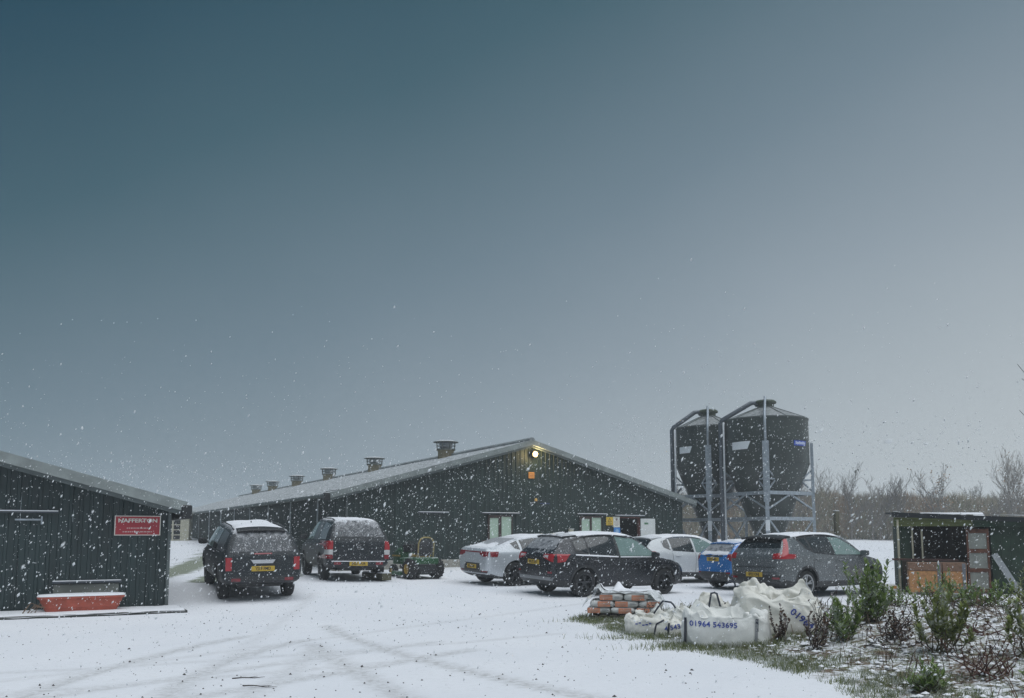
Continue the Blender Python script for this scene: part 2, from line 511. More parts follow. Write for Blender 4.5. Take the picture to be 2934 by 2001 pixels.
# ---- main poultry shed --------------------------------------------------------
BW, BL, EAVE, APEX = 15.6, 60.0, 2.86, 5.02
shed = thing('poultry_shed', 'long dark green clad shed with grey roof, lit gable lamp and row of roof vents', 'shed', (-6.245, 31.1, 0.3), YAW)
def gable_top(x): return EAVE + (APEX-EAVE)*(1 - abs(x-BW/2)/(BW/2)) - 0.12
# gable sheets: a gap of exactly one sheet is left for the doorway
bounds = [0.0] + [0.488 + 0.976*i for i in range(15)] + [BW]
bounds = [b for b in bounds if b <= BW]
DOOR0, DOOR1 = 12.2, 13.176
for a, b in zip(bounds[:-1], bounds[1:]):
    mb = MB(); z0 = 0.36
    if abs(a-DOOR0) < 0.02: z0 = 2.02
    ribbed_sheet(mb, a, b-0.006, z0, gable_top)
    if a < BW/2 < b:
        pass
    mb.build('cladding_sheet', M['clad'], shed)
# left long side: sheets facing -x
for i in range(60):
    mb = MB(Matrix.Rotation(R(-90), 4, 'Z'))
    ribbed_sheet(mb, -(i+1.0)+0.006, -i*1.0, 0.36, lambda x: EAVE-0.05)
    mb.build('cladding_sheet', M['clad'], shed)
# right long side and back, never seen from the yard
mb = MB(); mb.box(BW-0.05, BW, 0.05, BL, -0.3, EAVE-0.05); mb.box(0.05, BW-0.05, BL-0.05, BL, 0, EAVE-0.05); mb.build('rear_wall', M['clad_dark'], shed)
mb = MB(); mb.box(0.02, BW-0.06, 1.6, 1.7, -0.3, EAVE); mb.box(0.02, BW-0.06, 0.07, 1.6, EAVE, EAVE+0.05); mb.build('inner_wall', M['dark'], shed)
# plinth of concrete panels along the gable
px_ = [0.0, 2.4, 4.8, 7.2, 9.6, 12.19]
for a, b in zip(px_[:-1], px_[1:]):
    MB().bbox(a+0.008, b-0.008, -0.07, 0.06, -0.5, 0.36, 0.012).build('plinth_panel', M['concrete'], shed)
MB().bbox(13.19, BW, -0.07, 0.06, -0.6, 0.36, 0.012).build('plinth_panel', M['concrete'], shed)
for i in range(12):
    MB().bbox(-0.07, 0.06, 0.07+i*5, 5.05+i*5, -0.5, 0.36, 0.012).build('plinth_panel', M['concrete'], shed)
# roof: two slopes of corrugated sheet with thickness
def roof_slope(name, x0, z0, x1, z1, y0, y1, parent, m, t=0.05, corr=0.35):
    mb = MB()
    n = int((y1-y0)/corr); rows_t, rows_b = [], []
    for k in range(2*n+1):
        y = y0 + k*corr/2; dz = 0.03 if k % 2 else 0.0
        rows_t.append([(x0, y, z0+dz), ((x0+x1)/2, y, (z0+z1)/2+dz), (x1, y, z1+dz)])
    mb.grid(rows_t)
    mb.grid([[(p[0], p[1], p[2]-t) for p in r[::-1]] for r in (rows_t[0], rows_t[-1])])
    yf = y0
    mb.quad((x0, yf, z0), (x1, yf, z1), (x1, yf, z1-t), (x0, yf, z0-t))
    mb.quad((x0, yf, z0), (x0, yf, z0-t), (x0, y1, z0-t), (x0, y1, z0))
    return mb.build(name, m, parent)
OV = 0.45
sl = (APEX-EAVE)/(BW/2)
roof = roof_slope('roof', -OV, EAVE-OV*sl, BW/2, APEX, -0.35, BL+0.3, shed, M['roof'])
roof_slope('roof', BW+OV, EAVE-OV*sl, BW/2, APEX, -0.35, BL+0.3, shed, M['roof'])
MB().path([(BW/2, -0.37, APEX+0.01), (BW/2, BL, APEX+0.01)], 0.13, 8).build('ridge_cap', M['roof'], roof)
# verge boards on the gable: pale flashing over a darker board
for s in (-1, 1):
    xe = -OV if s < 0 else BW+OV
    p0 = Vector((xe, -0.40, EAVE-OV*sl-0.07)); p1 = Vector((BW/2, -0.40, APEX-0.07))
    MB().bar(p0, p1, 0.05, 0.20).build('verge_flashing', M['verge'], shed)
    MB().bar(p0+Vector((0, 0.05, -0.13)), p1+Vector((0, 0.05, -0.13)), 0.04, 0.12).build('verge_board', M['verge_dark'], shed)
# gutter and downpipes on the long side
gt = MB(); gt.path([(-OV-0.06, -0.3, EAVE-OV*sl-0.07), (-OV-0.06, BL, EAVE-OV*sl-0.07)], 0.07, 8)
gt.build('gutter', M['verge_dark'], shed)
MB().bbox(-OV-0.17, -OV+0.06, -0.46, -0.26, EAVE-OV*sl-0.24, EAVE-OV*sl+0.03, 0.02).build('gutter_end_box', M['black'], shed)
for i in range(10):
    y = 2.2 + 4.2*i
    MB().path([(-0.10, y, 0.0), (-0.10, y, EAVE-0.12), (-OV-0.04, y, EAVE-0.12)], 0.035, 6).build('downpipe', M['galv_pale'], shed)
# narrow light corner flashing on the gable
MB().bbox(0.30, 0.38, -0.05, -0.02, 0.36, EAVE-0.12, 0.005).build('corner_flashing', M['verge_dark'], shed)
# ridge vents
M['vent_stack'] = mat('stained_vent_stack', (0.26, 0.22, 0.14), 0.85, var=0.5, scale=6, stretch=(1, 1, 6), bump=0.2)
M['vent_cap'] = mat('weathered_vent_cap', (0.11, 0.12, 0.105), 0.7, var=0.3, snow=0.7, snow_lo=0.7)
def vent(y):
    v = bpy.data.objects.new('roof_vent', None); C.objects.link(v); v.parent = shed
    v.location = (BW/2-0.25, y, APEX-0.12)
    MB().lathe([(0.38, -0.25), (0.38, 0.34), (0.42, 0.36), (0.42, 0.40), (0.0, 0.40)], 18).build('stack', M['vent_stack'], v, True)
    c = MB(); c.lathe([(0.46, 0.40), (0.46, 0.46), (0.44, 0.46), (0.44, 0.40)], 18, closed=True)
    for k in range(8):
        w = 2*math.pi*k/8
        c.bar((0.45*math.cos(w), 0.45*math.sin(w), 0.42), (0.47*math.cos(w), 0.47*math.sin(w), 0.80), 0.03, 0.03)
    c.lathe([(0.475, 0.60), (0.475, 0.63), (0.46, 0.63), (0.46, 0.60)], 18, closed=True)
    c.build('cage', M['vent_cap'], v)
    MB().lathe([(0.0, 0.50), (0.30, 0.52), (0.33, 0.78), (0.0, 0.80)], 16).build('inner_cone', M['galv_pale'], v, True)
    MB().lathe([(0.0, 0.90), (0.35, 0.87), (0.60, 0.80), (0.61, 0.77), (0.56, 0.78), (0.0, 0.80)], 20).build('cap', M['vent_cap'], v)
for y in (7.65, 18.0, 27.4, 36.0, 44.2, 50.8): vent(y)
# windows with brown frames and pale green blinds
def shed_window(x0, x1, panes):
    w = bpy.data.objects.new('window', None); C.objects.link(w); w.parent = shed; w.location = (0, -0.04, 0)
    z0, z1 = 1.13, 1.99
    f = MB()
    f.box(x0, x1, -0.06, 0.03, z1, z1+0.06); f.box(x0, x1, -0.06, 0.03, z0-0.05, z0)
    xs = [x0] + [p for q in panes for p in q] + [x1]
    for a, b in zip(xs[0::2], xs[1::2]): f.box(a, b, -0.055, 0.03, z0, z1)
    f.build('frame', M['frame_brown'], w)
    for k, (a, b) in enumerate(panes):
        MB().box(a, b, -0.02, -0.012, z0, z1-(0.05 if k == 0 else 0)).build('pane', M['blind'], w)
        if k == 0: MB().box(a, b, -0.05, 0.0, z1-0.05, z1).build('head_rail', M['frame_brown'], w)
    MB().bbox(x0-0.25, x1+0.12, -0.11, 0.03, z0-0.10, z0-0.05, 0.008).build('sill', M['frame_brown'], w)
    return w
shed_window(5.98, 7.05, ((6.05, 6.44), (6.56, 7.01)))
shed_window(10.20, 11.28, ((10.27, 10.68), (10.77, 11.25)))
# snow-capped drip ledges over windows and door
M['ledge'] = mat('dark_drip_ledge', (0.05, 0.06, 0.075), 0.5, var=0.2)
for a, b, z in ((3.06, 4.30, 2.10), (5.72, 7.35, 2.10), (10.08, 11.52, 2.11), (11.95, 13.45, 2.06)):
    l = MB().bbox(a, b, -0.17, -0.02, z, z+0.03, 0.006).build('drip_ledge', M['ledge'], shed)
    MB().bbox(a+0.01, b-0.01, -0.165, -0.03, z+0.032, z+0.058, 0.01).build('snow_cap', M['snow'], l)
# doorway and the white door leaf folded back against the wall
d = MB(); d.box(DOOR0-0.06, DOOR0, -0.06, 0.08, 0.0, 2.04); d.box(DOOR1, DOOR1+0.06, -0.06, 0.08, 0.0, 2.04); d.box(DOOR0, DOOR1, -0.06, 0.08, 1.98, 2.04)
d.build('door_frame', M['frame_red'], shed)
MB().box(DOOR0, DOOR1, -0.1, 1.6, -0.3, 0.0).build('door_step', M['concrete'], shed)
lf = MB(); lf.bbox(DOOR1+0.07, DOOR1+0.83, -0.12, -0.075, 0.02, 1.97, 0.006)
lf = lf.build('door_leaf', M['white'], shed)
MB().box(DOOR1+0.25, DOOR1+0.45, -0.126, -0.1235, 1.72, 1.80).build('door_notice', mat('green_notice', (0.08, 0.20, 0.10)), lf)
MB().path([(DOOR1+0.76, -0.122, 1.0), (DOOR1+0.76, -0.17, 1.0), (DOOR1+0.64, -0.17, 1.0)], 0.012, 6).build('handle', M['galv'], lf)

def flat_sign(name, label, cat, x, z, w, h, m, y=-0.05, group=None, base=None):
    s = thing(name, label, cat, (base or shed).matrix_basis @ Vector((x, y, z)), YAW, group)
    MB().bbox(-w/2, w/2, -0.012, 0.012, -h/2, h/2, 0.004).build('board', m, s)
    return s
bpy.context.view_layer.update()
M['yellow'] = mat('sign_yellow', (0.62, 0.42, 0.04), 0.5, var=0.06)
M['orange_sign'] = mat('faded_orange_sign', (0.55, 0.24, 0.05), 0.55, var=0.12)
M['sign_blue'] = mat('sign_blue', (0.05, 0.22, 0.55), 0.5, var=0.06)
M['sign_white'] = mat('sign_white', (0.66, 0.66, 0.60), 0.5, var=0.06)
M['ink'] = mat('ink', (0.015, 0.015, 0.02), 0.6, var=0.1)
FACE = (R(90), 0, 0)
s = flat_sign('notice_board', 'small orange notice high on the shed gable under the lamp', 'sign', 7.93, 3.66, 0.27, 0.25, M['orange_sign'])
mb = MB()
for z, a in ((0.06, 0.20), (0.0, 0.18), (-0.06, 0.20)): mb.box(-a/2, a/2, -0.0145, -0.0125, z-0.009, z+0.009)
mb.build('print', mat('faded_print', (0.25, 0.11, 0.03)), s)
s = flat_sign('warning_sign', 'yellow warning sign with black triangle beside the shed window', 'sign', 11.68, 1.85, 0.34, 0.34, M['yellow'])
mb = MB(); mb.add([(-0.11, -0.0145, -0.03), (0.11, -0.0145, -0.03), (0, -0.0145, 0.14)], [(0, 1, 2)]); mb.build('triangle', M['ink'], s)
mb = MB(); mb.add([(-0.075, -0.016, -0.012), (0.075, -0.016, -0.012), (0, -0.016, 0.105)], [(0, 1, 2)]); mb.build('triangle_field', M['yellow'], s)
mb = MB(); mb.box(-0.008, 0.008, -0.018, -0.0165, 0.02, 0.07); mb.box(-0.008, 0.008, -0.018, -0.0165, 0.0, 0.012); mb.build('mark', M['ink'], s)
mb = MB()
for z, a in ((-0.065, 0.24), (-0.10, 0.20), (-0.135, 0.22)): mb.box(-a/2, a/2, -0.0145, -0.0125, z-0.007, z+0.007)
mb.build('print', M['ink'], s)
s = flat_sign('notice_board', 'white notice sheet between the yellow warning sign and the doorway', 'sign', 12.03, 1.82, 0.33, 0.44, M['sign_white'])
mb = MB()
mb.lathe([(0.0, -0.0145), (0.05, -0.0145)], 12, (0, 0, 0.10), axis='y')
for z, a in ((0.0, 0.24), (-0.05, 0.20), (-0.10, 0.24), (-0.15, 0.16)): mb.box(-a/2, a/2, -0.0145, -0.0125, z-0.008, z+0.008)
mb.build('print', mat('grey_print', (0.25, 0.2, 0.2)), s)
s = flat_sign('mandatory_sign', 'blue mandatory sign under the white notice beside the doorway', 'sign', 12.05, 1.38, 0.33, 0.42, M['sign_blue'])
MB().lathe([(0.0, -0.0145), (0.085, -0.0145)], 16, (0, 0, 0.06), axis='y').build('disc', mat('pale_blue', (0.25, 0.42, 0.62)), s)
mb = MB()
for z, a in ((-0.08, 0.22), (-0.12, 0.18)): mb.box(-a/2, a/2, -0.0145, -0.0125, z-0.01, z+0.01)
mb.build('print', M['sign_white'], s)
# floodlight under the apex: the one lit lamp
lp = thing('floodlight', 'lit warm yellow floodlight under the peak of the shed gable', 'lamp', shed.matrix_basis @ Vector((8.0, -0.05, 4.50)), YAW)
MB().bbox(-0.13, 0.13, -0.20, -0.06, -0.09, 0.09, 0.015).build('housing', M['black'], lp)
MB().bar((0, -0.06, 0), (0, 0.04, 0), 0.06, 0.06).build('bracket', M['galv'], lp)
MB().lathe([(0.0, -0.260), (0.06, -0.252), (0.10, -0.225), (0.115, -0.203)], 14, axis='y').build('lens', emit_mat('lamp_glow', (1.0, 0.78, 0.34), 2.6), lp, True)
ld = bpy.data.lights.new('floodlight_bulb', 'POINT'); ld.energy = 26; ld.color = (1.0, 0.74, 0.34); ld.shadow_soft_size = 0.1
lo = bpy.data.objects.new('bulb', ld); C.objects.link(lo); lo.parent = lp; lo.location = (0, -0.36, 0)
# beacon and post box
s = thing('alarm_beacon', 'tiny amber alarm beacon halfway up the shed gable', 'beacon', shed.matrix_basis @ Vector((8.1, -0.05, 2.62)), YAW)
MB().lathe([(0.07, 0.0), (0.07, 0.05), (0.0, 0.05)], 12, (0, -0.06, -0.05)).build('base', M['black'], s)
MB().lathe([(0.06, 0.0), (0.06, 0.08), (0.035, 0.12), (0.0, 0.125)], 12, (0, -0.06, 0.0)).build('dome', mat('amber_lens', (0.60, 0.38, 0.12), 0.3), s, True)
MB().bbox(0.22, 0.66, -0.03, 0.012, -0.10, -0.06, 0.005).build('name_strip', mat('dull_blue_strip', (0.05, 0.07, 0.16)), s)
s = thing('meter_box', 'small cream meter box on the shed wall above the black car', 'box', shed.matrix_basis @ Vector((9.75, -0.05, 1.25)), YAW)
MB().bbox(-0.10, 0.10, -0.10, 0.0, 0, 0.26, 0.015).build('case', M['cream'], s)
MB().bbox(-0.12, 0.12, -0.13, 0.0, 0.262, 0.285, 0.006).build('lid', M['white'], s)

# ---- left shed ------------------------------------------------------------------
barn = thing('green_barn', 'dark green clad shed end with grey verge and red sign at the left', 'shed', (-7.62, 19.44, 0.0), YAW)
BE = 2.16
def barn_top(x): return BE + 0.27*min(-x, 16+x) - 0.03
for i in range(17):
    mb = MB(); ribbed_sheet(mb, -(i+1)*0.976+0.005, -i*0.976, 0.0, barn_top)
    mb.build('cladding_sheet', M['clad_dark'], barn)
mb = MB(); mb.box(-0.06, -0.002, 0.04, 24, 0, BE); mb.box(-16.5, -16.44, 0.04, 24, 0, BE); mb.box(-16.4, -0.1, 23.9, 24, 0, BE); mb.build('side_wall', M['clad_dark'], barn)
MB().bbox(-0.05, 0.015, -0.045, 0.03, 0.0, BE, 0.004).build('corner_flashing', M['verge_dark'], barn)
o_ = 0.24
for s in (-1, 1):
    xe = o_ if s > 0 else -16 - o_
    ze, zm, xm = BE + 0.10 - o_*0.27, BE + 0.10 + 8*0.27, -8.0
    roof_slope('roof', xe, ze+0.12, xm, zm+0.12, -0.55, 24.3, barn, M['roof'])
    MB().bar((xe, -0.60, ze+0.03), (xm, -0.60, zm+0.03), 0.06, 0.21).build('verge_flashing', M['verge'], barn)
    MB().bar((xe-0.1*s, -0.53, ze-0.10), (xm, -0.53, zm-0.10), 0.05, 0.09).build('verge_board', M['verge_dark'], barn)
    mb = MB(); mb.quad((xe, -0.5, ze-0.09), (xe, 0.0, ze-0.09), (xm, 0.0, zm-0.09), (xm, -0.5, zm-0.09)); mb.build('soffit', M['verge_dark'], barn)
MB().bbox(o_-0.10, o_+0.12, -0.66, 24.2, BE-0.20, BE+0.10, 0.02).build('gutter', M['black'], barn)
# snow-lined ledge, hidden door with handle, low hatch
l = MB().bbox(-5.6, -2.22, -0.16, -0.02, 2.07, 2.10, 0.006).build('drip_ledge', M['ledge'], barn)
MB().bbox(-5.59, -2.23, -0.155, -0.03, 2.102, 2.125, 0.008).build('snow_cap', M['snow'], l)
mb = MB(); mb.bar((-3.02, -0.08, 1.93), (-2.55, -0.08, 1.93), 0.025, 0.035); mb.bar((-2.53, -0.08, 1.83), (-2.53, -0.08, 2.0), 0.03, 0.03); mb.box(-3.0, -2.96, -0.08, -0.05, 1.915, 1.945)
mb.build('hook_bar', M['galv'], barn)
l = MB().bbox(-2.28, -0.95, -0.14, -0.034, 0.60, 0.64, 0.006).build('hatch_ledge', M['ledge'], barn)
MB().bbox(-2.27, -0.96, -0.138, -0.04, 0.642, 0.66, 0.006).build('snow_cap', M['snow'], l)
MB().bbox(-2.25, -1.0, -0.07, -0.034, 0.20, 0.58, 0.008).build('hatch_panel', mat('grey_hatch', (0.17, 0.18, 0.16), 0.7, var=0.2), barn)
bpy.context.view_layer.update()
s = flat_sign('notice_board', 'white notice at the left edge of the picture on the green shed wall', 'sign', -3.56, 1.90, 0.22, 0.18, M['sign_white'], y=-0.06, base=barn)
mb = MB()
for z, a in ((0.05, 0.14), (0.015, 0.16), (-0.02, 0.12), (-0.05, 0.15)): mb.box(-a/2, a/2, -0.0145, -0.0125, z-0.006, z+0.006)
mb.build('print', mat('dull_print', (0.3, 0.3, 0.3)), s)
M['sign_red'] = mat('red_sign', (0.36, 0.022, 0.035), 0.45, var=0.08)
s = flat_sign('name_sign', 'red NAFFERTON name board with white border on the dark green shed', 'sign', -0.675, 1.815, 0.93, 0.43, M['sign_red'], y=-0.05, base=barn)
mb = MB()
for a in ((-0.465, 0.465, 0.198, 0.214), (-0.465, 0.465, -0.214, -0.198), (-0.465, -0.447, -0.198, 0.198), (0.447, 0.465, -0.198, 0.198)): mb.box(a[0], a[1], -0.0155, -0.0125, a[2], a[3])
mb.build('border', M['sign_white'], s)
text_obj('NAFFERTON', 0.115, (0, -0.0135, 0.105), FACE, M['sign_white'], s, sx=1.22, bold=0.0035)
rnd = random.Random(4)
mb = MB()
for z, hw in ((-0.055, 0.22), (-0.135, 0.30)):
    x = -hw
    while x < hw:
        w = rnd.uniform(0.02, 0.07)
        mb.box(x, min(hw, x+w), -0.0145, -0.0125, z-0.011, z+0.011); x += w + 0.012
mb.build('small_print', mat('pale_pink_print', (0.55, 0.42, 0.40)), s)
# concrete apron along the left shed with snow on top
apron = MB()
apron.M = barn.matrix_basis
apron.bbox(-9, 0.25, -1.35, -0.05, -0.08, 0.055, 0.012)
apron = apron.build('apron_kerb', mat('shadow_dark_concrete', (0.055, 0.058, 0.055), 0.8, var=0.3), None)  # the step's shadow line is put into the dark concrete colour
tag(apron, 'low concrete apron with painted shadow-dark edge along the left shed', 'kerb')
mb = MB(); mb.M = barn.matrix_basis
rows = []
for j in range(9):
    y = -1.34 + 1.24*j/8
    rows.append([(-9+0.1*i, y + ((0.05*noise.noise(Vector((i*0.3, 2, 0)))-0.03) if j == 0 else 0), 0.075 + 0.012*noise.noise(Vector((i*0.2, j*0.5, 0))) - ((0.03+0.05*max(0, noise.noise(Vector((i*0.17, 7, 0))))) if j == 0 else 0)) for i in range(93)])
mb.grid(rows)
mb.build('snow_cover', M['snow'], apron, True)
# red trough planter with snow
tp = thing('trough_planter', 'terracotta red trough planter topped with snow against the left shed', 'planter', barn.matrix_basis @ Vector((-1.72, -0.55, 0.06)), YAW)
M['terracotta'] = mat('terracotta_red', (0.36, 0.075, 0.045), 0.6, var=0.2, scale=8, bump=0.15)
mb = MB()
def tub(mb, hw, hd, z, n=28, p=5):
    r = []
    for k in range(n):
        a = 2*math.pi*k/n; c, s_ = math.cos(a), math.sin(a)
        r.append((hw*math.copysign(abs(c)**(2/p), c), hd*math.copysign(abs(s_)**(2/p), s_), z))
    return r
mb.grid([tub(mb, 0.66, 0.17, 0.0), tub(mb, 0.70, 0.19, 0.09), tub(mb, 0.715, 0.20, 0.09), tub(mb, 0.735, 0.205, 0.18), tub(mb, 0.75, 0.21, 0.18), tub(mb, 0.77, 0.22, 0.25), tub(mb, 0.82, 0.25, 0.27), tub(mb, 0.82, 0.25, 0.31), tub(mb, 0.77, 0.21, 0.31), tub(mb, 0.76, 0.20, 0.25)], True)
mb.build('tub', M['terracotta'], tp)
mb = MB(); mb.grid([tub(mb, 0.825, 0.255, 0.312), tub(mb, 0.80, 0.235, 0.345), tub(mb, 0.5, 0.15, 0.36), tub(mb, 0.01, 0.01, 0.355)], True)
mb.build('snow_cap', M['snow'], tp, True)
mb = MB(); rr = random.Random(2)
for k in range(7):
    a = rr.uniform(0.1, 1.0)
    mb.path([(-0.66, -0.27, 0.10), (-0.72-0.2*a, -0.3, 0.10+0.12*rr.random()), (-0.8-0.28*a, -0.3+rr.uniform(-.1, .1), -0.02)], 0.008, 4)
mb.build('trailing_stems', mat('dry_brown_stem', (0.16, 0.10, 0.06)), tp)

# ---- cream glazed porch far behind between the sheds ------------------------------
px, py = -0.389*57, 57.0
por = thing('glazed_porch', 'distant cream framed glazed porch between the two sheds', 'porch', (px, py, gz(px, py)-0.02), R(10))
mb = MB()
for x in (-0.62, 0.0, 0.62): mb.box(x-0.06, x+0.06, -0.06, 0.06, 0, 2.1)
for k in range(6): mb.box(-0.68, 0.68, -0.05, 0.05, 0.06+k*0.39, 0.13+k*0.39)
mb.box(0.68, 1.2, -0.05, 0.2, 0, 2.15)
mb.build('frame', M['cream'], por)
for i in range(2):
    for k in range(5): MB().box(-0.56+0.62*i, -0.06+0.62*i, -0.01, 0.01, 0.135+k*0.39, 0.445+k*0.39).build('pane', M['black'], por)
MB().box(-1.0, 1.4, -0.35, 1.5, 2.15, 2.36).build('roof', M['white'], por)
MB().box(-0.7, 1.2, 0.2, 1.4, 0, 2.15).build('wall', M['cream'], por)
por.scale = (0.84, 0.84, 0.84)

# ================================================================== VEHICLES
def curve(pts):
    """monotone cubic through (x, value) points"""
    xs = [p[0] for p in pts]; ys = [p[1] for p in pts]; n = len(xs)
    dl = [(ys[i+1]-ys[i])/(xs[i+1]-xs[i]) for i in range(n-1)]
    m = [dl[0]] + [0 if dl[i-1]*dl[i] <= 0 else 2*dl[i-1]*dl[i]/(dl[i-1]+dl[i]) for i in range(1, n-1)] + [dl[-1]]
    def f(x):
        if x <= xs[0]: return ys[0]
        if x >= xs[-1]: return ys[-1]
        i = max(k for k in range(n-1) if xs[k] <= x)
        h = xs[i+1]-xs[i]; t = (x-xs[i])/h
        return ((2*t**3-3*t*t+1)*ys[i] + (t**3-2*t*t+t)*h*m[i] + (-2*t**3+3*t*t)*ys[i+1] + (t**3-t*t)*h*m[i+1])
    return f
def resample(pl, n):
    pl = [Vector(p) for p in pl]
    L = [0.0]
    for a, b in zip(pl, pl[1:]): L.append(L[-1] + (b-a).length)
    out = []
    for k in range(n+1):
        d = L[-1]*k/n
        i = max(j for j in range(len(pl)-1) if L[j] <= d + 1e-9)
        seg = L[i+1]-L[i]
        out.append(pl[i].lerp(pl[i+1], 0 if seg < 1e-9 else (d-L[i])/seg))
    return out
class Caster:
    def __init__(s, me):
        bm = bmesh.new(); bm.from_mesh(me); s.t = BVHTree.FromBMesh(bm); bm.free()
    def hit(s, axis, u, w):
        o, d = {'rear': ((-9, u, w), (1, 0, 0)), 'front': ((9, u, w), (-1, 0, 0)), 'right': ((u, -9, w), (0, 1, 0)),
                'left': ((u, 9, w), (0, -1, 0)), 'top': ((u, w, 9), (0, 0, -1)), 'nearside': ((u, -9, w), (0, 1, 0))}[axis]
        p, n, i, dist = s.t.ray_cast(Vector(o), Vector(d))
        if p is None:
            q = {'rear': (-2.2, u, w), 'front': (2.2, u, w), 'right': (u, -0.9, w), 'left': (u, 0.9, w), 'top': (u, w, 1.5)}[axis]
            p, n, i, dist = s.t.find_nearest(Vector(q))
        if n.dot(Vector(d)) > 0: n = -n
        return p, n
    def patch(s, axis, top, bot, off=0.007, nu=8, nv=5, depth=0.02, wob=None):
        """a skin laid on the body between two outline polylines given in the view of `axis`"""
        T, B = resample(top, nu), resample(bot, nu)
        rows = []
        for j in range(nv+1):
            row = []
            for i in range(nu+1):
                q = B[i].lerp(T[i], j/nv)
                p, n = s.hit(axis, q.x, q.y)
                e = off + (wob(p) if wob else 0.0)
                row.append((p + n*e, p - n*depth))
            rows.append(row)
        mb = MB()
        mb.grid([[q[0] for q in r] for r in rows])
        ring = [rows[0][i] for i in range(nu+1)] + [rows[j][nu] for j in range(1, nv+1)] + [rows[nv][i] for i in range(nu-1, -1, -1)] + [rows[j][0] for j in range(nv-1, 0, -1)]
        mb.grid([[q[1] for q in ring], [q[0] for q in ring]], True)
        mb.v = [tuple(v) for v in mb.v]
        return mb

def paint(name, col, rough=0.22, metal=0.3, snow=0.85, speck=0.16, snow_lo=0.74, coat=0.25, spec=0.4):
    return mat(name, col, rough, metal=metal, var=0.06, scale=2, snow=snow, speck=speck, coat=coat, snow_lo=snow_lo, spec=spec)
M['glass'] = mat('dark_car_glass', (0.012, 0.016, 0.018), 0.06, var=0.2, speck=0.15, spec=0.6)
M['glass_green'] = mat('green_daylit_glass', (0.16, 0.235, 0.22), 0.08, var=0.1, speck=0.25, spec=0.6)  # opaque glass; daylight seen through the cabin is put into its pale green
M['glass_snow'] = mat('snow_caked_glass', (0.035, 0.042, 0.05), 0.3, var=0.3, snow=0.38, speck=0.55, snow_lo=0.56, spec=0.4)
M['tyre'] = mat('tyre_rubber', (0.016, 0.016, 0.017), 0.8, var=0.3, bump=0.3, bscale=60)
M['rim_dark'] = mat('dark_alloy', (0.05, 0.052, 0.056), 0.35, metal=0.7, var=0.2)
M['rim_silver'] = mat('silver_alloy', (0.36, 0.37, 0.38), 0.3, metal=0.7, var=0.1)
M['trim'] = mat('black_trim', (0.016, 0.017, 0.019), 0.5, var=0.2, speck=0.12)
M['red_lens'] = mat('red_lens', (0.32, 0.010, 0.016), 0.12, var=0.15, spec=0.7)
M['red_dim'] = mat('deep_red_lens', (0.20, 0.010, 0.018), 0.15, var=0.15, spec=0.7)
M['clear_lens'] = mat('clear_lens', (0.52, 0.52, 0.52), 0.12, var=0.1, spec=0.7)
M['plate'] = mat('yellow_number_plate', (0.50, 0.33, 0.03), 0.4, var=0.05)
M['chrome'] = mat('chrome', (0.55, 0.56, 0.58), 0.2, metal=0.9, var=0.05)
M['silver_trim'] = mat('satin_trim', (0.22, 0.23, 0.24), 0.4, metal=0.5, var=0.05)

def wheel(parent, x, y, r, side, rim_mat, w=0.23, spokes=5):
    h = bpy.data.objects.new('wheel', None); C.objects.link(h); h.parent = parent; h.location = (x, y, r)
    rr = r*0.70
    t = MB()
    t.lathe([(rr, -w/2), (r-0.04, -w/2-0.004), (r-0.006, -w/2+0.03), (r, -w/4), (r, w/4), (r-0.006, w/2-0.03), (r-0.04, w/2+0.004), (rr, w/2)], 32, axis='y', closed=True)
    t.build('tyre', M['tyre'], h, True)
    m = MB()
    m.lathe([(rr+0.002, -w/2-0.002), (rr+0.002, w/2+0.002), (rr-0.025, w/2-0.005), (rr-0.035, 0.02), (rr-0.035, -0.02), (rr-0.025, -w/2+0.005)], 28, axis='y', closed=True)
    yo = side*(w/2-0.03)
    m.lathe([(0.0, yo), (0.06, yo), (0.075, yo-side*0.03), (0.0, yo-side*0.03)], 14, axis='y')
    for k in range(spokes):
        for da in (-0.17, 0.17):
            a = 2*math.pi*k/spokes + 0.3
            p0 = Vector((0.05*math.cos(a), yo-side*0.012, 0.05*math.sin(a)))
            p1 = Vector(((rr-0.02)*math.cos(a+da), yo-side*0.006, (rr-0.02)*math.sin(a+da)))
            m.bar(p0, p1, 0.034, 0.03, up=(0, 1, 0))
    m.build('rim', rim_mat, h)
    d = MB(); d.lathe([(0.0, -side*0.01), (rr-0.04, -side*0.01)], 20, axis='y'); d.build('brake_disc', M['black'], h)
    return h

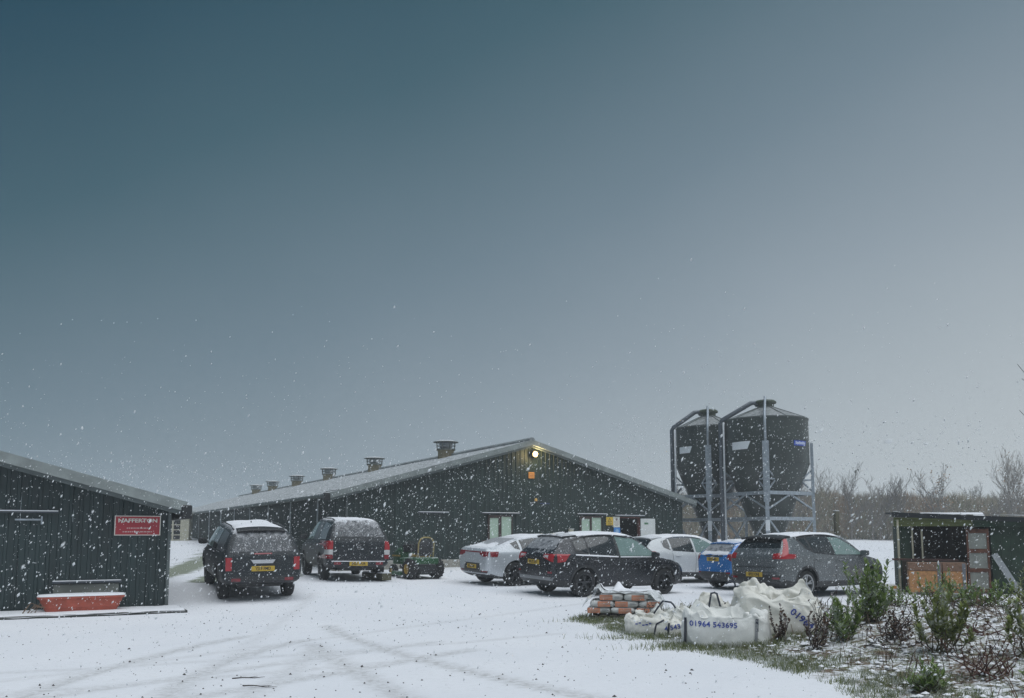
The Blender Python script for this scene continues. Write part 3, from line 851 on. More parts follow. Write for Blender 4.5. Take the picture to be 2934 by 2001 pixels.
def make_car(name, label, S, loc, heading, cat='car', group=None):
    """S: spec. car frame: x forward, y left, z up, origin on the ground under the middle. heading: degrees right of straight ahead"""
    root = thing(name, label, cat, loc, R(90-heading), group)
    L = S['L']; h = L/2
    fx, fy = math.sin(R(heading)), math.cos(R(heading))
    tw_, (xa, xb) = S.get('track', 0.79), S['axles']
    gw = [[gz(loc[0]+fx*x-fy*y, loc[1]+fy*x+fx*y) for y in (-tw_, tw_)] for x in (xa, xb)]
    pitch = math.atan2(sum(gw[1])-sum(gw[0]), 2*(xb-xa)); roll = math.atan2(gw[0][1]+gw[1][1]-gw[0][0]-gw[1][0], 4*tw_)
    root.rotation_mode = 'XYZ'
    root.rotation_euler = (Matrix.Rotation(R(90-heading), 4, 'Z') @ Matrix.Rotation(-pitch, 4, 'Y') @ Matrix.Rotation(roll, 4, 'X')).to_euler('XYZ')
    root.location.z = sum(gw[0]+gw[1])/4 - 0.006
    zt, zb, zs = curve(S['zt']), curve(S['zb']), curve(S['zs'])
    wm, wt = curve(S['wm']), curve(S['wt'])
    xs = sorted(set([-h, -h+0.015, -h+0.05, -h+0.11, h-0.09, h-0.04, h-0.012, h] + [round(-h+0.18+(L-0.33)*i/30, 4) for i in range(31)]))
    rows = []
    for x in xs:
        a, b, c, d, e = zt(x), zb(x), zs(x), wm(x), wt(x)
        H = a - c
        half = [(0, b), (0.82*d, b), (0.955*d, b+0.06), (0.985*d, b+0.36*(c-b)), (d, b+0.70*(c-b)), (0.99*d, c-0.035), (0.955*d, c+0.012),
                (0.5*(0.955*d+e+0.02)+0.022*min(1, H*2), c+0.48*H), (e+0.015, c+0.86*H), (e-0.05, c+0.955*H), (e*0.5, c+0.995*H), (0, a+0.004)]
        row = [(x, -y, z) for y, z in half] + [(x, y, z) for y, z in half[-2:0:-1]]
        rows.append(row)
    mb = MB(); mb.grid(rows, True)
    n = len(rows[0])
    mb.add(rows[0], [tuple(range(n))]); mb.add(rows[-1], [tuple(range(n-1, -1, -1))])
    me = mb.mesh('body', [S['paint'], M['black'], M['trim']])
    bm = bmesh.new(); bm.from_mesh(me)
    bmesh.ops.remove_doubles(bm, verts=bm.verts, dist=0.0004)
    bmesh.ops.recalc_face_normals(bm, faces=bm.faces)
    bm.to_mesh(me); bm.free()
    body = link('body', me, root)
    ss = body.modifiers.new('s', 'SUBSURF'); ss.levels = 1; ss.render_levels = 1
    dg = bpy.context.evaluated_depsgraph_get()
    me1 = bpy.data.meshes.new_from_object(body.evaluated_get(dg))
    cast = Caster(me1)
    body.modifiers.clear(); body.data = me1
    # wheel arches cut out of the body
    wr = S['wr']; tw = S.get('track', 0.79)
    cut = MB()
    for x in S['axles']:
        for s in (-1, 1):
            ar = wr + 0.06
            vs, nn = [], 28
            y0, y1 = s*(tw-0.20), s*1.3
            for yy in (y0, y1):
                for k in range(nn):
                    w = 2*math.pi*k/nn
                    vs.append((x+ar*math.cos(w), yy, wr+ar*math.sin(w)))
            fs = [tuple(range(nn)), tuple(range(2*nn-1, nn-1, -1))] + [(k, nn+k, nn+(k+1) % nn, (k+1) % nn) for k in range(nn)]
            cut.add(vs, fs)
    cme = cut.mesh('cut', M['black'])
    bm = bmesh.new(); bm.from_mesh(cme); bmesh.ops.recalc_face_normals(bm, faces=bm.faces); bm.to_mesh(cme); bm.free()
    co = bpy.data.objects.new('cut', cme); C.objects.link(co); co.parent = root
    bo = body.modifiers.new('b', 'BOOLEAN'); bo.object = co; bo.operation = 'DIFFERENCE'; bo.solver = 'EXACT'
    bo.material_mode = 'TRANSFER'
    bpy.context.view_layer.update()
    dg = bpy.context.evaluated_depsgraph_get()
    me2 = bpy.data.meshes.new_from_object(body.evaluated_get(dg))
    body.modifiers.clear(); body.data = me2; me2.name = 'body'
    bpy.data.objects.remove(co)
    bpy.data.meshes.remove(me1)
    # dark sills and bumper skirts
    zc = S.get('clad', 0.34)
    sl_ = {m.name: i for i, m in enumerate(me2.materials)}
    for p in me2.polygons:
        if p.center.z < zc and me2.materials[p.material_index] == S['paint']:
            p.material_index = sl_[M['trim'].name]
    autosmooth(body, 38)
    P = lambda nm, mb_, m, par=root, lab=None: autosmooth(mb_.build(nm, m, par, False, lab), 40)
    # glass
    for side in ('right', 'left'):
        for top, bot, m in S['side_glass']:
            P('side_window', cast.patch(side, top, bot, 0.006, 10, 5), m)
        if S.get('pillar'):
            for top, bot in S['pillar']:
                P('window_surround', cast.patch(side, top, bot, 0.004, 14, 5), M['trim'])
    for top, bot, m in S['rear_glass']: P('rear_window', cast.patch('rear', top, bot, 0.007, 12, 6), m)
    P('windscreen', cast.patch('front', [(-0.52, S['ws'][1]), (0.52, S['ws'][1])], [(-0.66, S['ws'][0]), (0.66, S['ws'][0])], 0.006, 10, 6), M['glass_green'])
    # arch trims and sill seams
    if S.get('arch'):
        for side in ('right', 'left'):
            for x in S['axles']:
                a0 = [(x+(wr+0.058)*math.cos(w), wr+(wr+0.058)*math.sin(w)) for w in np.linspace(math.pi*1.04, -0.04*math.pi, 17)]
                a1 = [(x+(wr+0.115)*math.cos(w), wr+(wr+0.115)*math.sin(w)) for w in np.linspace(math.pi*1.04, -0.04*math.pi, 17)]
                P('arch_trim', cast.patch(side, a1, a0, 0.010, 16, 1, 0.03), M['trim'])
    for side in ('right', 'left'):
        for pl in S['seams']:
            q = [Vector(p) for p in pl]
            P('door_seam', cast.patch(side, [(p.x+0.006, p.y) for p in q], [(p.x-0.006, p.y) for p in q], 0.003, 8, 1, 0.01), M['black'])
        for x, z in S['handles']:
            hb = MB(); p, nrm = cast.hit(side, x, z); sg = -1 if side == 'right' else 1
            hb.bbox(x-0.10, x+0.10, p.y-0.012, p.y+0.030 if sg > 0 else p.y+0.012, z-0.016, z+0.016, 0.006) if sg > 0 else hb.bbox(x-0.10, x+0.10, p.y-0.030, p.y+0.012, z-0.016, z+0.016, 0.006)
            P('door_handle', hb, S.get('handle_mat', S['paint']))
    for nm, top, bot, m in S.get('side_bits', ()):
        for side in ('right', 'left'): P(nm, cast.patch(side, top, bot, 0.012, 16, 2, 0.02), m)
    # rear: lamps, reflectors, seams, plate
    for top, bot, m in S['lamps']:
        for s in (1, -1):
            T = [(s*y, z) for y, z in top]; B = [(s*y, z) for y, z in bot]
            P('tail_light', cast.patch('rear', T, B, 0.012, 12, 5, 0.03), m)
    for top, bot, m in S.get('side_lamps', ()):
        for side in ('right', 'left'): P('tail_light', cast.patch(side, top, bot, 0.011, 10, 4, 0.03), m)
    for nm, top, bot, m in S.get('rear_bits', ()):
        P(nm, cast.patch('rear', top, bot, 0.009, 14, 3, 0.02), m)
    for y, z, w, hh in S.get('reflectors', ()):
        for s in (1, -1): P('reflector', cast.patch('rear', [(s*(y-w/2), z+hh/2), (s*(y+w/2), z+hh/2)], [(s*(y-w/2), z-hh/2), (s*(y+w/2), z-hh/2)], 0.010, 4, 2), M['red_dim'])
    pz, ptext = S['plate']
    if ptext:
        p, nrm = cast.hit('rear', 0.0, pz)
        pl = bpy.data.objects.new('number_plate', None); C.objects.link(pl); pl.parent = root
        pl.location = (p.x-0.022, 0, pz)
        tilt = math.atan2(nrm.z, -nrm.x)
        pl.rotation_euler = (0, tilt, 0)
        b = MB(); b.bbox(-0.004, 0.012, -0.262, 0.262, -0.058, 0.058, 0.003); b.build('plate_board', M['plate'], pl)
        text_obj(ptext, 0.098, (-0.007, 0, 0), (R(90), 0, R(-90)), M['ink'], pl, 'characters', sx=0.86, bold=0.002)
    # badge
    if S.get('badge'):
        z, r_, kind = S['badge']
        p, nrm = cast.hit('rear', 0.0, z)
        b = MB()
        if kind == 'ring':
            b.path([(p.x-0.012, r_*math.cos(w), z+r_*math.sin(w)) for w in np.linspace(0, 2*math.pi, 17)], 0.009, 6, cap=False)
            b.bar((p.x-0.012, -r_, z), (p.x-0.012, r_, z), 0.012, 0.012)
        else:
            b.lathe([(0.0, 0.0), (1.0, 0.0), (0.9, 0.12), (0.0, 0.16)], 18)
            b.v = [(p.x-0.004-vz*0.1, vx*r_*1.7, z+vy*r_) for vx, vy, vz in b.v]
        P('badge', b, M['chrome'] if kind == 'ring' else M['silver_trim'])
    # mirrors
    for s in (1, -1):
        x, z = S['mirror']; p, nrm = cast.hit('left' if s > 0 else 'right', x, z-0.04)
        mr = MB()
        cpt = Vector((x-0.02, p.y + s*0.15, z+0.03))
        rings = []
        for dx, k in ((-0.07, 0.85), (-0.055, 1.0), (0.03, 0.95), (0.09, 0.6), (0.11, 0.1)):
            rings.append([(cpt.x+dx, cpt.y+k*0.115*math.copysign(abs(math.cos(w))**0.6, math.cos(w)), cpt.z+k*0.078*math.copysign(abs(math.sin(w))**0.6, math.sin(w))) for w in [2*math.pi*q/14 for q in range(14)]])
        mr.grid(rings, True); mr.add(rings[0], [tuple(range(13, -1, -1))])
        mr.bar((x+0.02, p.y-s*0.02, z-0.02), (x, p.y+s*0.10, z), 0.05, 0.035)
        P('mirror', mr, S.get('mirror_mat', S['paint']))
    # roof rails, aerial, spoiler
    if S.get('rails'):
        x0, x1, y, hh, rm = S['rails']
        for s in (1, -1):
            pts = []
            for t in np.linspace(0, 1, 9):
                x = x0 + (x1-x0)*t
                p, nrm = cast.hit('top', x, s*y)
                lift = hh*min(1.0, 6*t, 6*(1-t)) + 0.004
                pts.append((x, s*y, p.z + lift))
            P('roof_rail', MB().path(pts, 0.018, 6), rm)
    if S.get('spoiler'):
        y0 = S['spoiler']; x1 = -h + S['roof_back'] + 0.05; x0 = x1 - S.get('spoil_len', 0.44)
        z1 = zt(x1) + 0.004; z0 = z1 - 0.045
        sb = MB()
        rows_ = []
        for y in np.linspace(-y0, y0, 9):
            k = 1 - 0.10*(y/y0)**2
            drop = 0.04*(y/y0)**2
            rows_.append([(x1, y, z1-drop-0.03), (x0+0.04*(1-k)*10, y, z0-drop-0.035), (x0-0.01, y, z0-drop), (x0+0.02, y, z0-drop+0.022), (x1, y, z1-drop+0.018)])
        sb.grid(rows_); sb.add(rows_[0], [(0, 1, 2, 3, 4)]); sb.add(rows_[-1], [(4, 3, 2, 1, 0)])
        P('spoiler', sb, S.get('spoiler_mat', S['paint']))
    if S.get('aerial'):
        p, nrm = cast.hit('top', S['aerial'], 0)
        fin = MB(); fin.add([(p.x-0.10, 0.02, p.z), (p.x+0.08, 0.012, p.z), (p.x-0.08, 0, p.z+0.07), (p.x-0.10, -0.02, p.z), (p.x+0.08, -0.012, p.z)], [(0, 1, 2), (4, 3, 2), (3, 0, 2), (1, 4, 2)])
        P('aerial', fin, S['paint'])
    # settled snow, lumpy and thinning to its edge
    for x0, x1, w0, w1, th in S['snow']:
        sd = random.Random(int(1000*L)).uniform(0, 50)
        rows_ = []
        nu, nv = 26, 14
        for i in range(nu+1):
            x = x0 + (x1-x0)*i/nu
            row = []
            for j in range(nv+1):
                u = 2*j/nv-1; hw = w0 + (w1-w0)*i/nu
                y = u*hw*(1+0.03*noise.noise(Vector((i*0.5, sd, u))))
                p, nrm = cast.hit('top', x + 0.03*noise.noise(Vector((j*0.7, sd, i*0.1))), y)
                e = min(1.0, 6*(1-abs(u)), 8*i/nu, 8*(1-i/nu))
                t = th*(0.65+0.6*noise.noise(Vector((x*3, y*3, sd)))) * max(0.0, e) - 0.004*(e <= 0)
                row.append((p.x, p.y, p.z + max(t, -0.004)))
            rows_.append(row)
        sb = MB(); sb.grid(rows_)
        sb.build('snow_cover', M['snow'], root, True)
    # wheels
    for i, x in enumerate(S['axles']):
        for s in (1, -1): wheel(root, x, s*(tw-0.005), wr, s, S['rim'], S.get('tw', 0.23), S.get('spokes', 5))
    # underside: axle beams so the car does not float
    ub = MB()
    for x in S['axles']: ub.bar((x, -tw+0.15, wr), (x, tw-0.15, wr), 0.12, 0.12)
    ub.box(-h+0.5, h-0.6, -0.5, 0.5, wr-0.08, wr+0.10)
    ub.build('chassis', M['black'], root)
    return root, cast

# ---- specs ----------------------------------------------------------------------
def suv(L, roof, belt, belt_r, tail, hood, gc, W, roof_w, rear_rake, roof_back, ws_top, ws_base, drop=0.06):
    h = L/2
    zt = [(-h, tail-0.10), (-h+0.03, tail-0.03), (-h+0.10, tail+0.03), (-h+rear_rake, roof-0.10), (-h+roof_back, roof-drop), (-0.1*L, roof), (ws_top, roof-0.03), ((ws_top+ws_base)/2, (roof+hood)/2+0.03), (ws_base, hood+0.02), (h-0.75, hood-0.05), (h-0.28, hood-0.14), (h-0.06, hood-0.28), (h, hood-0.42)]
    zb = [(-h, gc+0.20), (-h+0.10, gc+0.10), (-h+0.5, gc), (h-0.5, gc), (h-0.1, gc+0.06), (h, gc+0.16)]
    zs = [(-h, belt_r-0.06), (-h+0.15, belt_r), (0, belt), (ws_base, belt-0.04), (h-0.3, hood-0.20), (h, hood-0.46)]
    wm = [(-h, W*0.74), (-h+0.04, W*0.845), (-h+0.16, W*0.92), (-h+0.6, W*0.99), (0.0, W), (0.8, W*0.99), (h-0.6, W*0.94), (h-0.2, W*0.83), (h-0.05, W*0.69), (h, W*0.56)]
    wt = [(-h, W*0.72), (-h+0.12, W*0.76), (-h+rear_rake, roof_w*0.97), (-0.1*L, roof_w), (ws_top, roof_w*0.97), (ws_base, W*0.80), (h-0.3, W*0.72), (h, W*0.55)]
    return dict(L=L, zt=zt, zb=zb, zs=zs, wm=wm, wt=wt, roof_back=roof_back)

def gpos(x, y): return (x, y, gz(x, y) - 0.006)
# ---- black mid-size SUV (rear three-quarter, right hand group) --------------------
S = suv(4.61, 1.645, 1.02, 1.06, 1.10, 1.02, 0.22, 0.94, 0.60, 0.55, 0.85, 0.45, 1.28)
S.update(paint=paint('black_paint', (0.013, 0.015, 0.020), 0.2), clad=0.42, wr=0.355, track=0.80, axles=(-1.33, 1.37), rim=M['rim_dark'], arch=True, ws=(1.08, 1.52),
    side_glass=[([(-1.60, 1.40), (-1.22, 1.50)], [(-1.56, 1.20), (-1.22, 1.10)], M['glass']),
                ([(-1.16, 1.505), (-0.75, 1.545), (-0.26, 1.545)], [(-1.16, 1.09), (-0.26, 1.05)], M['glass']),
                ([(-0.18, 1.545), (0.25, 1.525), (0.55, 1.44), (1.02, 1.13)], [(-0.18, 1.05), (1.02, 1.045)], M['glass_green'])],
    pillar=[([(-1.66, 1.42), (-1.25, 1.535), (-0.7, 1.575), (-0.2, 1.57), (0.28, 1.55), (0.6, 1.45), (1.12, 1.10)], [(-1.62, 1.15), (-1.22, 1.065), (-0.2, 1.02), (1.12, 1.015)])],
    rear_glass=[([(-0.55, 1.50), (0.55, 1.50)], [(-0.66, 1.19), (0.66, 1.19)], M['glass_snow'])],
    lamps=[([(0.42, 1.075), (0.80, 1.08)], [(0.42, 0.985), (0.62, 0.935), (0.80, 0.88)], M['red_lens']),
           ([(0.42, 1.045), (0.64, 1.045)], [(0.42, 0.99), (0.64, 0.97)], M['clear_lens'])],
    side_lamps=[([(-2.16, 1.085), (-1.78, 1.085)], [(-2.16, 0.87), (-1.95, 0.90), (-1.84, 1.04)], M['red_lens'])],
    rear_bits=[('tailgate_seam', [(-0.72, 0.60), (0.72, 0.60)], [(-0.72, 0.59), (0.72, 0.59)], M['black']), ('bumper_trim', [(-0.80, 0.50), (0.80, 0.50)], [(-0.76, 0.42), (0.76, 0.42)], M['silver_trim'])],
    side_bits=[('sill_snow', [(-1.62, 1.085), (-0.9, 1.065), (-0.25, 1.035)], [(-1.62, 1.055), (-0.9, 1.03), (-0.25, 1.012)], M['snow']), ('sill_snow', [(-0.18, 1.032), (0.9, 1.026)], [(-0.18, 1.010), (0.9, 1.012)], M['snow'])],
    reflectors=[(0.70, 0.62, 0.14, 0.05)], plate=(0.86, 'WL72 ZKY'), badge=(1.12, 0.035, 'oval'),
    seams=[[(-1.20, 1.05), (-1.18, 0.75), (-1.0, 0.45)], [(-0.22, 1.04), (-0.20, 0.40)], [(1.02, 1.0), (1.0, 0.42)]], handles=[(-0.98, 0.92), (0.0, 0.90)],
    mirror=(0.95, 1.06), rails=(-1.3, 0.25, 0.62, 0.035, M['trim']), spoiler=0.58, aerial=-1.25,
    snow=[(-1.55, 0.42, 0.60, 0.56, 0.035), (1.35, 2.0, 0.55, 0.45, 0.015)])
make_car('parked_car', 'black SUV with snowy roof parked behind the stack of sacks', S, gpos(2.50, 23.9), 58)

# ---- white fastback saloon ---------------------------------------------------------
L = 4.6; h = L/2
S = dict(L=L, zt=[(-h, 0.98), (-h+0.03, 1.06), (-h+0.12, 1.09), (-h+0.35, 1.13), (-h+1.2, 1.40), (-0.1, 1.475), (0.45, 1.45), (0.95, 1.25), (1.35, 1.03), (h-0.7, 0.97), (h-0.25, 0.88), (h-0.05, 0.74), (h, 0.62)],
    zb=[(-h, 0.42), (-h+0.10, 0.30), (-h+0.5, 0.19), (h-0.5, 0.19), (h-0.1, 0.24), (h, 0.34)],
    zs=[(-h, 0.93), (-h+0.2, 0.99), (0, 0.97), (1.3, 0.92), (h-0.3, 0.80), (h, 0.58)],
    wm=[(-h, 0.76), (-h+0.04, 0.84), (-h+0.16, 0.895), (-h+0.6, 0.93), (0.6, 0.93), (h-0.6, 0.905), (h-0.2, 0.84), (h-0.05, 0.73), (h, 0.62)],
    wt=[(-h, 0.70), (-h+0.3, 0.70), (-h+1.2, 0.58), (-0.1, 0.57), (0.45, 0.55), (1.35, 0.74), (h-0.3, 0.66), (h, 0.5)],
    paint=paint('pale_silver_white_paint', (0.50, 0.53, 0.56), 0.25, metal=0.2, speck=0.1), clad=0.33, wr=0.345, track=0.80, axles=(-1.36, 1.38), rim=M['rim_dark'], arch=False, ws=(1.07, 1.38),
    side_glass=[([(-1.45, 1.22), (-1.2, 1.30)], [(-1.36, 1.08), (-1.2, 1.05)], M['glass']), ([(-1.12, 1.315), (-0.6, 1.385), (-0.2, 1.39)], [(-1.12, 1.04), (-0.2, 1.01)], M['glass']), ([(-0.12, 1.39), (0.3, 1.37), (1.02, 1.08)], [(-0.12, 1.01), (1.02, 1.0)], M['glass'])],
    rear_glass=[([(-0.50, 1.36), (0.50, 1.36)], [(-0.60, 1.17), (0.60, 1.17)], M['glass_snow'])],
    lamps=[([(0.44, 0.985), (0.82, 0.985)], [(0.44, 0.90), (0.62, 0.835), (0.82, 0.84)], M['red_dim'])],
    side_lamps=[([(-2.20, 0.985), (-1.94, 0.985)], [(-2.20, 0.84), (-1.99, 0.84)], M['red_dim'])],
    rear_bits=[('light_bar', [(-0.44, 0.975), (0.44, 0.975)], [(-0.44, 0.945), (0.44, 0.945)], M['red_dim']), ('plate_recess', [(-0.42, 0.64), (0.42, 0.64)], [(-0.46, 0.44), (0.46, 0.44)], M['trim']), ('bumper_skirt', [(-0.82, 0.44), (0.82, 0.44)], [(-0.76, 0.37), (0.76, 0.37)], M['trim'])],
    reflectors=[(0.66, 0.42, 0.26, 0.03)], plate=(0.54, 'KX22 EHF'), badge=None,
    seams=[[(-1.16, 1.02), (-1.1, 0.75), (-0.95, 0.40)], [(-0.16, 1.0), (-0.16, 0.36)], [(1.05, 0.98), (1.02, 0.36)]], handles=[(-0.95, 0.90), (-0.02, 0.88)],
    mirror=(0.9, 1.02), snow=[(-2.10, -1.62, 0.66, 0.62, 0.02), (-1.0, 0.45, 0.55, 0.54, 0.035), (1.4, 2.05, 0.6, 0.5, 0.02)])
make_car('parked_car', 'silver white fastback saloon half hidden by the black SUV', S, gpos(0.77, 26.8), 58)

# ---- white crossover ----------------------------------------------------------------
S = suv(4.36, 1.555, 0.98, 1.02, 1.05, 0.98, 0.20, 0.90, 0.57, 0.50, 0.80, 0.42, 1.22)
S.update(paint=paint('white_paint_car', (0.60, 0.62, 0.63), 0.25, metal=0.0, speck=0.1), clad=0.36, wr=0.335, track=0.77, axles=(-1.30, 1.34), rim=M['rim_dark'], arch=True, ws=(1.04, 1.44),
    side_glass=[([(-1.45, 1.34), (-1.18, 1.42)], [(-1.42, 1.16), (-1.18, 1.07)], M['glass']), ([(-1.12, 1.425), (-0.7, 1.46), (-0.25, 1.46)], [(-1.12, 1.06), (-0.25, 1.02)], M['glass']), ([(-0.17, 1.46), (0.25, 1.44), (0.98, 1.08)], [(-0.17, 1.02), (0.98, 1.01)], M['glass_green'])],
    rear_glass=[([(-0.54, 1.43), (0.54, 1.43)], [(-0.64, 1.15), (0.64, 1.15)], M['glass'])],
    lamps=[([(0.46, 1.02), (0.76, 1.04)], [(0.46, 0.94), (0.62, 0.87), (0.76, 0.87)], M['red_lens'])],
    side_lamps=[([(-2.06, 1.04), (-1.76, 1.03)], [(-2.06, 0.87), (-1.80, 0.92)], M['red_lens'])],
    rear_bits=[('bumper_skirt', [(-0.78, 0.55), (0.78, 0.55)], [(-0.74, 0.40), (0.74, 0.40)], M['trim'])],
    reflectors=[(0.66, 0.48, 0.16, 0.04)], plate=(0.80, ''), badge=(1.0, 0.035, 'oval'),
    seams=[[(-1.14, 1.04), (-1.1, 0.75), (-0.95, 0.42)], [(-0.2, 1.0), (-0.2, 0.38)], [(1.0, 0.98), (0.98, 0.38)]], handles=[(-0.92, 0.90), (0.02, 0.88)],
    mirror=(0.9, 1.03), rails=(-1.2, 0.2, 0.58, 0.03, M['chrome']), spoiler=0.54, snow=[(-1.45, 0.40, 0.56, 0.54, 0.04), (1.3, 1.95, 0.55, 0.45, 0.02)])
make_car('parked_car', 'white crossover parked in front of the shed doorway', S, gpos(5.75, 29.4), 63)

# ---- bright blue small car, mostly hidden ---------------------------------------------
S = suv(4.05, 1.475, 0.96, 1.00, 1.04, 0.95, 0.19, 0.875, 0.56, 0.46, 0.74, 0.40, 1.15)
blue = paint('bright_blue_paint', (0.012, 0.165, 0.48), 0.22, metal=0.2, speck=0.12)
S.update(paint=blue, clad=0.40, wr=0.315, track=0.75, axles=(-1.22, 1.26), rim=M['rim_dark'], arch=False, ws=(1.0, 1.38),
    side_glass=[([(-1.08, 1.35), (-0.7, 1.385), (-0.25, 1.385)], [(-1.1, 1.03), (-0.25, 0.99)], M['glass']), ([(-0.17, 1.385), (0.2, 1.37), (0.9, 1.03)], [(-0.17, 0.99), (0.9, 0.98)], M['glass'])],
    rear_glass=[([(-0.50, 1.35), (0.50, 1.35)], [(-0.60, 1.11), (0.60, 1.11)], M['glass_snow'])],
    lamps=[([(0.60, 1.03), (0.75, 1.05)], [(0.60, 0.92), (0.75, 0.82)], M['red_dim'])],
    rear_bits=[('bumper_skirt', [(-0.76, 0.52), (0.76, 0.52)], [(-0.70, 0.38), (0.70, 0.38)], M['trim']), ('grab_bar', [(-0.40, 1.0), (0.40, 1.0)], [(-0.40, 0.965), (0.40, 0.965)], M['trim'])],
    reflectors=[(0.62, 0.50, 0.14, 0.04)], plate=(0.885, 'LJ21 BBO'), badge=(0.985, 0.03, 'oval'),
    seams=[[(-0.2, 0.97), (-0.2, 0.38)], [(0.92, 0.96), (0.9, 0.38)]], handles=[(0.0, 0.86)],
    mirror=(0.85, 1.0), spoiler=0.52, snow=[(-1.40, 0.35, 0.54, 0.52, 0.04), (-1.98, -1.86, 0.6, 0.58, 0.02)])
make_car('parked_car', 'bright blue hatchback squeezed between the white crossover and grey SUV', S, gpos(7.75, 26.9), 62)

# ---- grey compact SUV -------------------------------------------------------------------
S = suv(4.58, 1.655, 1.06, 1.10, 1.14, 1.05, 0.24, 0.95, 0.63, 0.40, 0.62, 0.50, 1.30)
grey = paint('slate_grey_paint', (0.125, 0.138, 0.145), 0.25, metal=0.3, speck=0.25)
S.update(paint=grey, clad=0.46, wr=0.355, track=0.80, axles=(-1.36, 1.44), rim=M['rim_silver'], arch=True, ws=(1.10, 1.53),
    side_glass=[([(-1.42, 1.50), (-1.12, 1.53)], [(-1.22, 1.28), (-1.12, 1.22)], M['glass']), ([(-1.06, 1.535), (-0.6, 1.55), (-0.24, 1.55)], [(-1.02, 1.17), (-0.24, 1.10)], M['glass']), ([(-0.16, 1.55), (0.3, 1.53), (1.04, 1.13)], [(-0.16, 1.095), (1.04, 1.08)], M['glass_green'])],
    pillar=[([(-1.50, 1.52), (-1.1, 1.555), (-0.2, 1.575), (0.34, 1.555), (1.12, 1.12)], [(-1.30, 1.26), (-1.0, 1.14), (-0.2, 1.075), (1.12, 1.06)])],
    rear_glass=[([(-0.58, 1.525), (0.58, 1.525)], [(-0.70, 1.27), (0.70, 1.27)], M['glass'])],
    lamps=[([(0.60, 1.13), (0.79, 1.15)], [(0.60, 1.00), (0.79, 1.00)], M['red_lens'])],
    side_lamps=[([(-2.25, 1.14), (-1.76, 1.11)], [(-2.25, 1.0), (-1.81, 1.01)], M['red_lens']), ([(-1.88, 1.50), (-1.78, 1.50)], [(-2.18, 1.12), (-2.00, 1.12)], M['red_lens'])],
    rear_bits=[('tailgate_shelf', [(-0.66, 0.80), (0.66, 0.80)], [(-0.66, 0.785), (0.66, 0.785)], M['black']), ('bumper_skirt', [(-0.80, 0.60), (0.80, 0.60)], [(-0.74, 0.44), (0.74, 0.44)], M['trim']), ('tailgate_seam', [(-0.70, 0.66), (0.70, 0.66)], [(-0.70, 0.645), (0.70, 0.645)], M['black'])],
    reflectors=[(0.66, 0.52, 0.20, 0.05)], plate=(0.60, 'EF22 ONJ'), badge=None,
    seams=[[(-1.08, 1.14), (-1.1, 0.8), (-0.95, 0.48)], [(-0.2, 1.06), (-0.2, 0.46)], [(1.06, 1.04), (1.02, 0.46)]], handles=[(-0.92, 0.98), (0.02, 0.95)],
    mirror=(0.95, 1.10), rails=(-1.5, 0.25, 0.63, 0.03, M['trim']), spoiler=0.62, spoiler_mat=M['trim'], snow=[(-1.6, 0.48, 0.60, 0.58, 0.05), (1.3, 2.0, 0.55, 0.45, 0.015)])
make_car('parked_car', 'slate grey SUV with tall angled red tail lights near the bulk bags', S, gpos(8.14, 23.85), 56)

# ---- two dark pickups with hard canopies, seen from behind -----------------------------------
def pickup(L, roof, tail, hood, belt, W, roof_w):
    h = L/2
    zt = [(-h, tail-0.12), (-h+0.02, tail-0.04), (-h+0.08, tail+0.04), (-h+0.38, roof-0.14), (-h+0.58, roof-0.05), (-0.5, roof-0.02), (0.3, roof), (0.75, roof-0.05), (1.15, (roof+hood)/2), (1.45, hood+0.02), (h-0.7, hood-0.04), (h-0.25, hood-0.10), (h-0.05, hood-0.24), (h, hood-0.40)]
    zb = [(-h, 0.48), (-h+0.12, 0.42), (-h+0.6, 0.36), (h-0.5, 0.34), (h, 0.46)]
    zs = [(-h, belt-0.05), (-h+0.15, belt), (0.6, belt), (1.4, belt-0.06), (h-0.3, hood-0.20), (h, hood-0.45)]
    wm = [(-h, W*0.90), (-h+0.05, W*0.95), (-h+0.2, W*0.985), (0.6, W), (h-0.6, W*0.98), (h-0.2, W*0.92), (h, W*0.75)]
    wt = [(-h, W*0.80), (-h+0.2, W*0.82), (-h+0.5, roof_w), (0.3, roof_w), (0.75, roof_w*0.96), (1.45, W*0.82), (h, W*0.62)]
    return dict(L=L, zt=zt, zb=zb, zs=zs, wm=wm, wt=wt)
S = pickup(5.1, 1.84, 1.20, 1.12, 1.12, 0.95, 0.66)
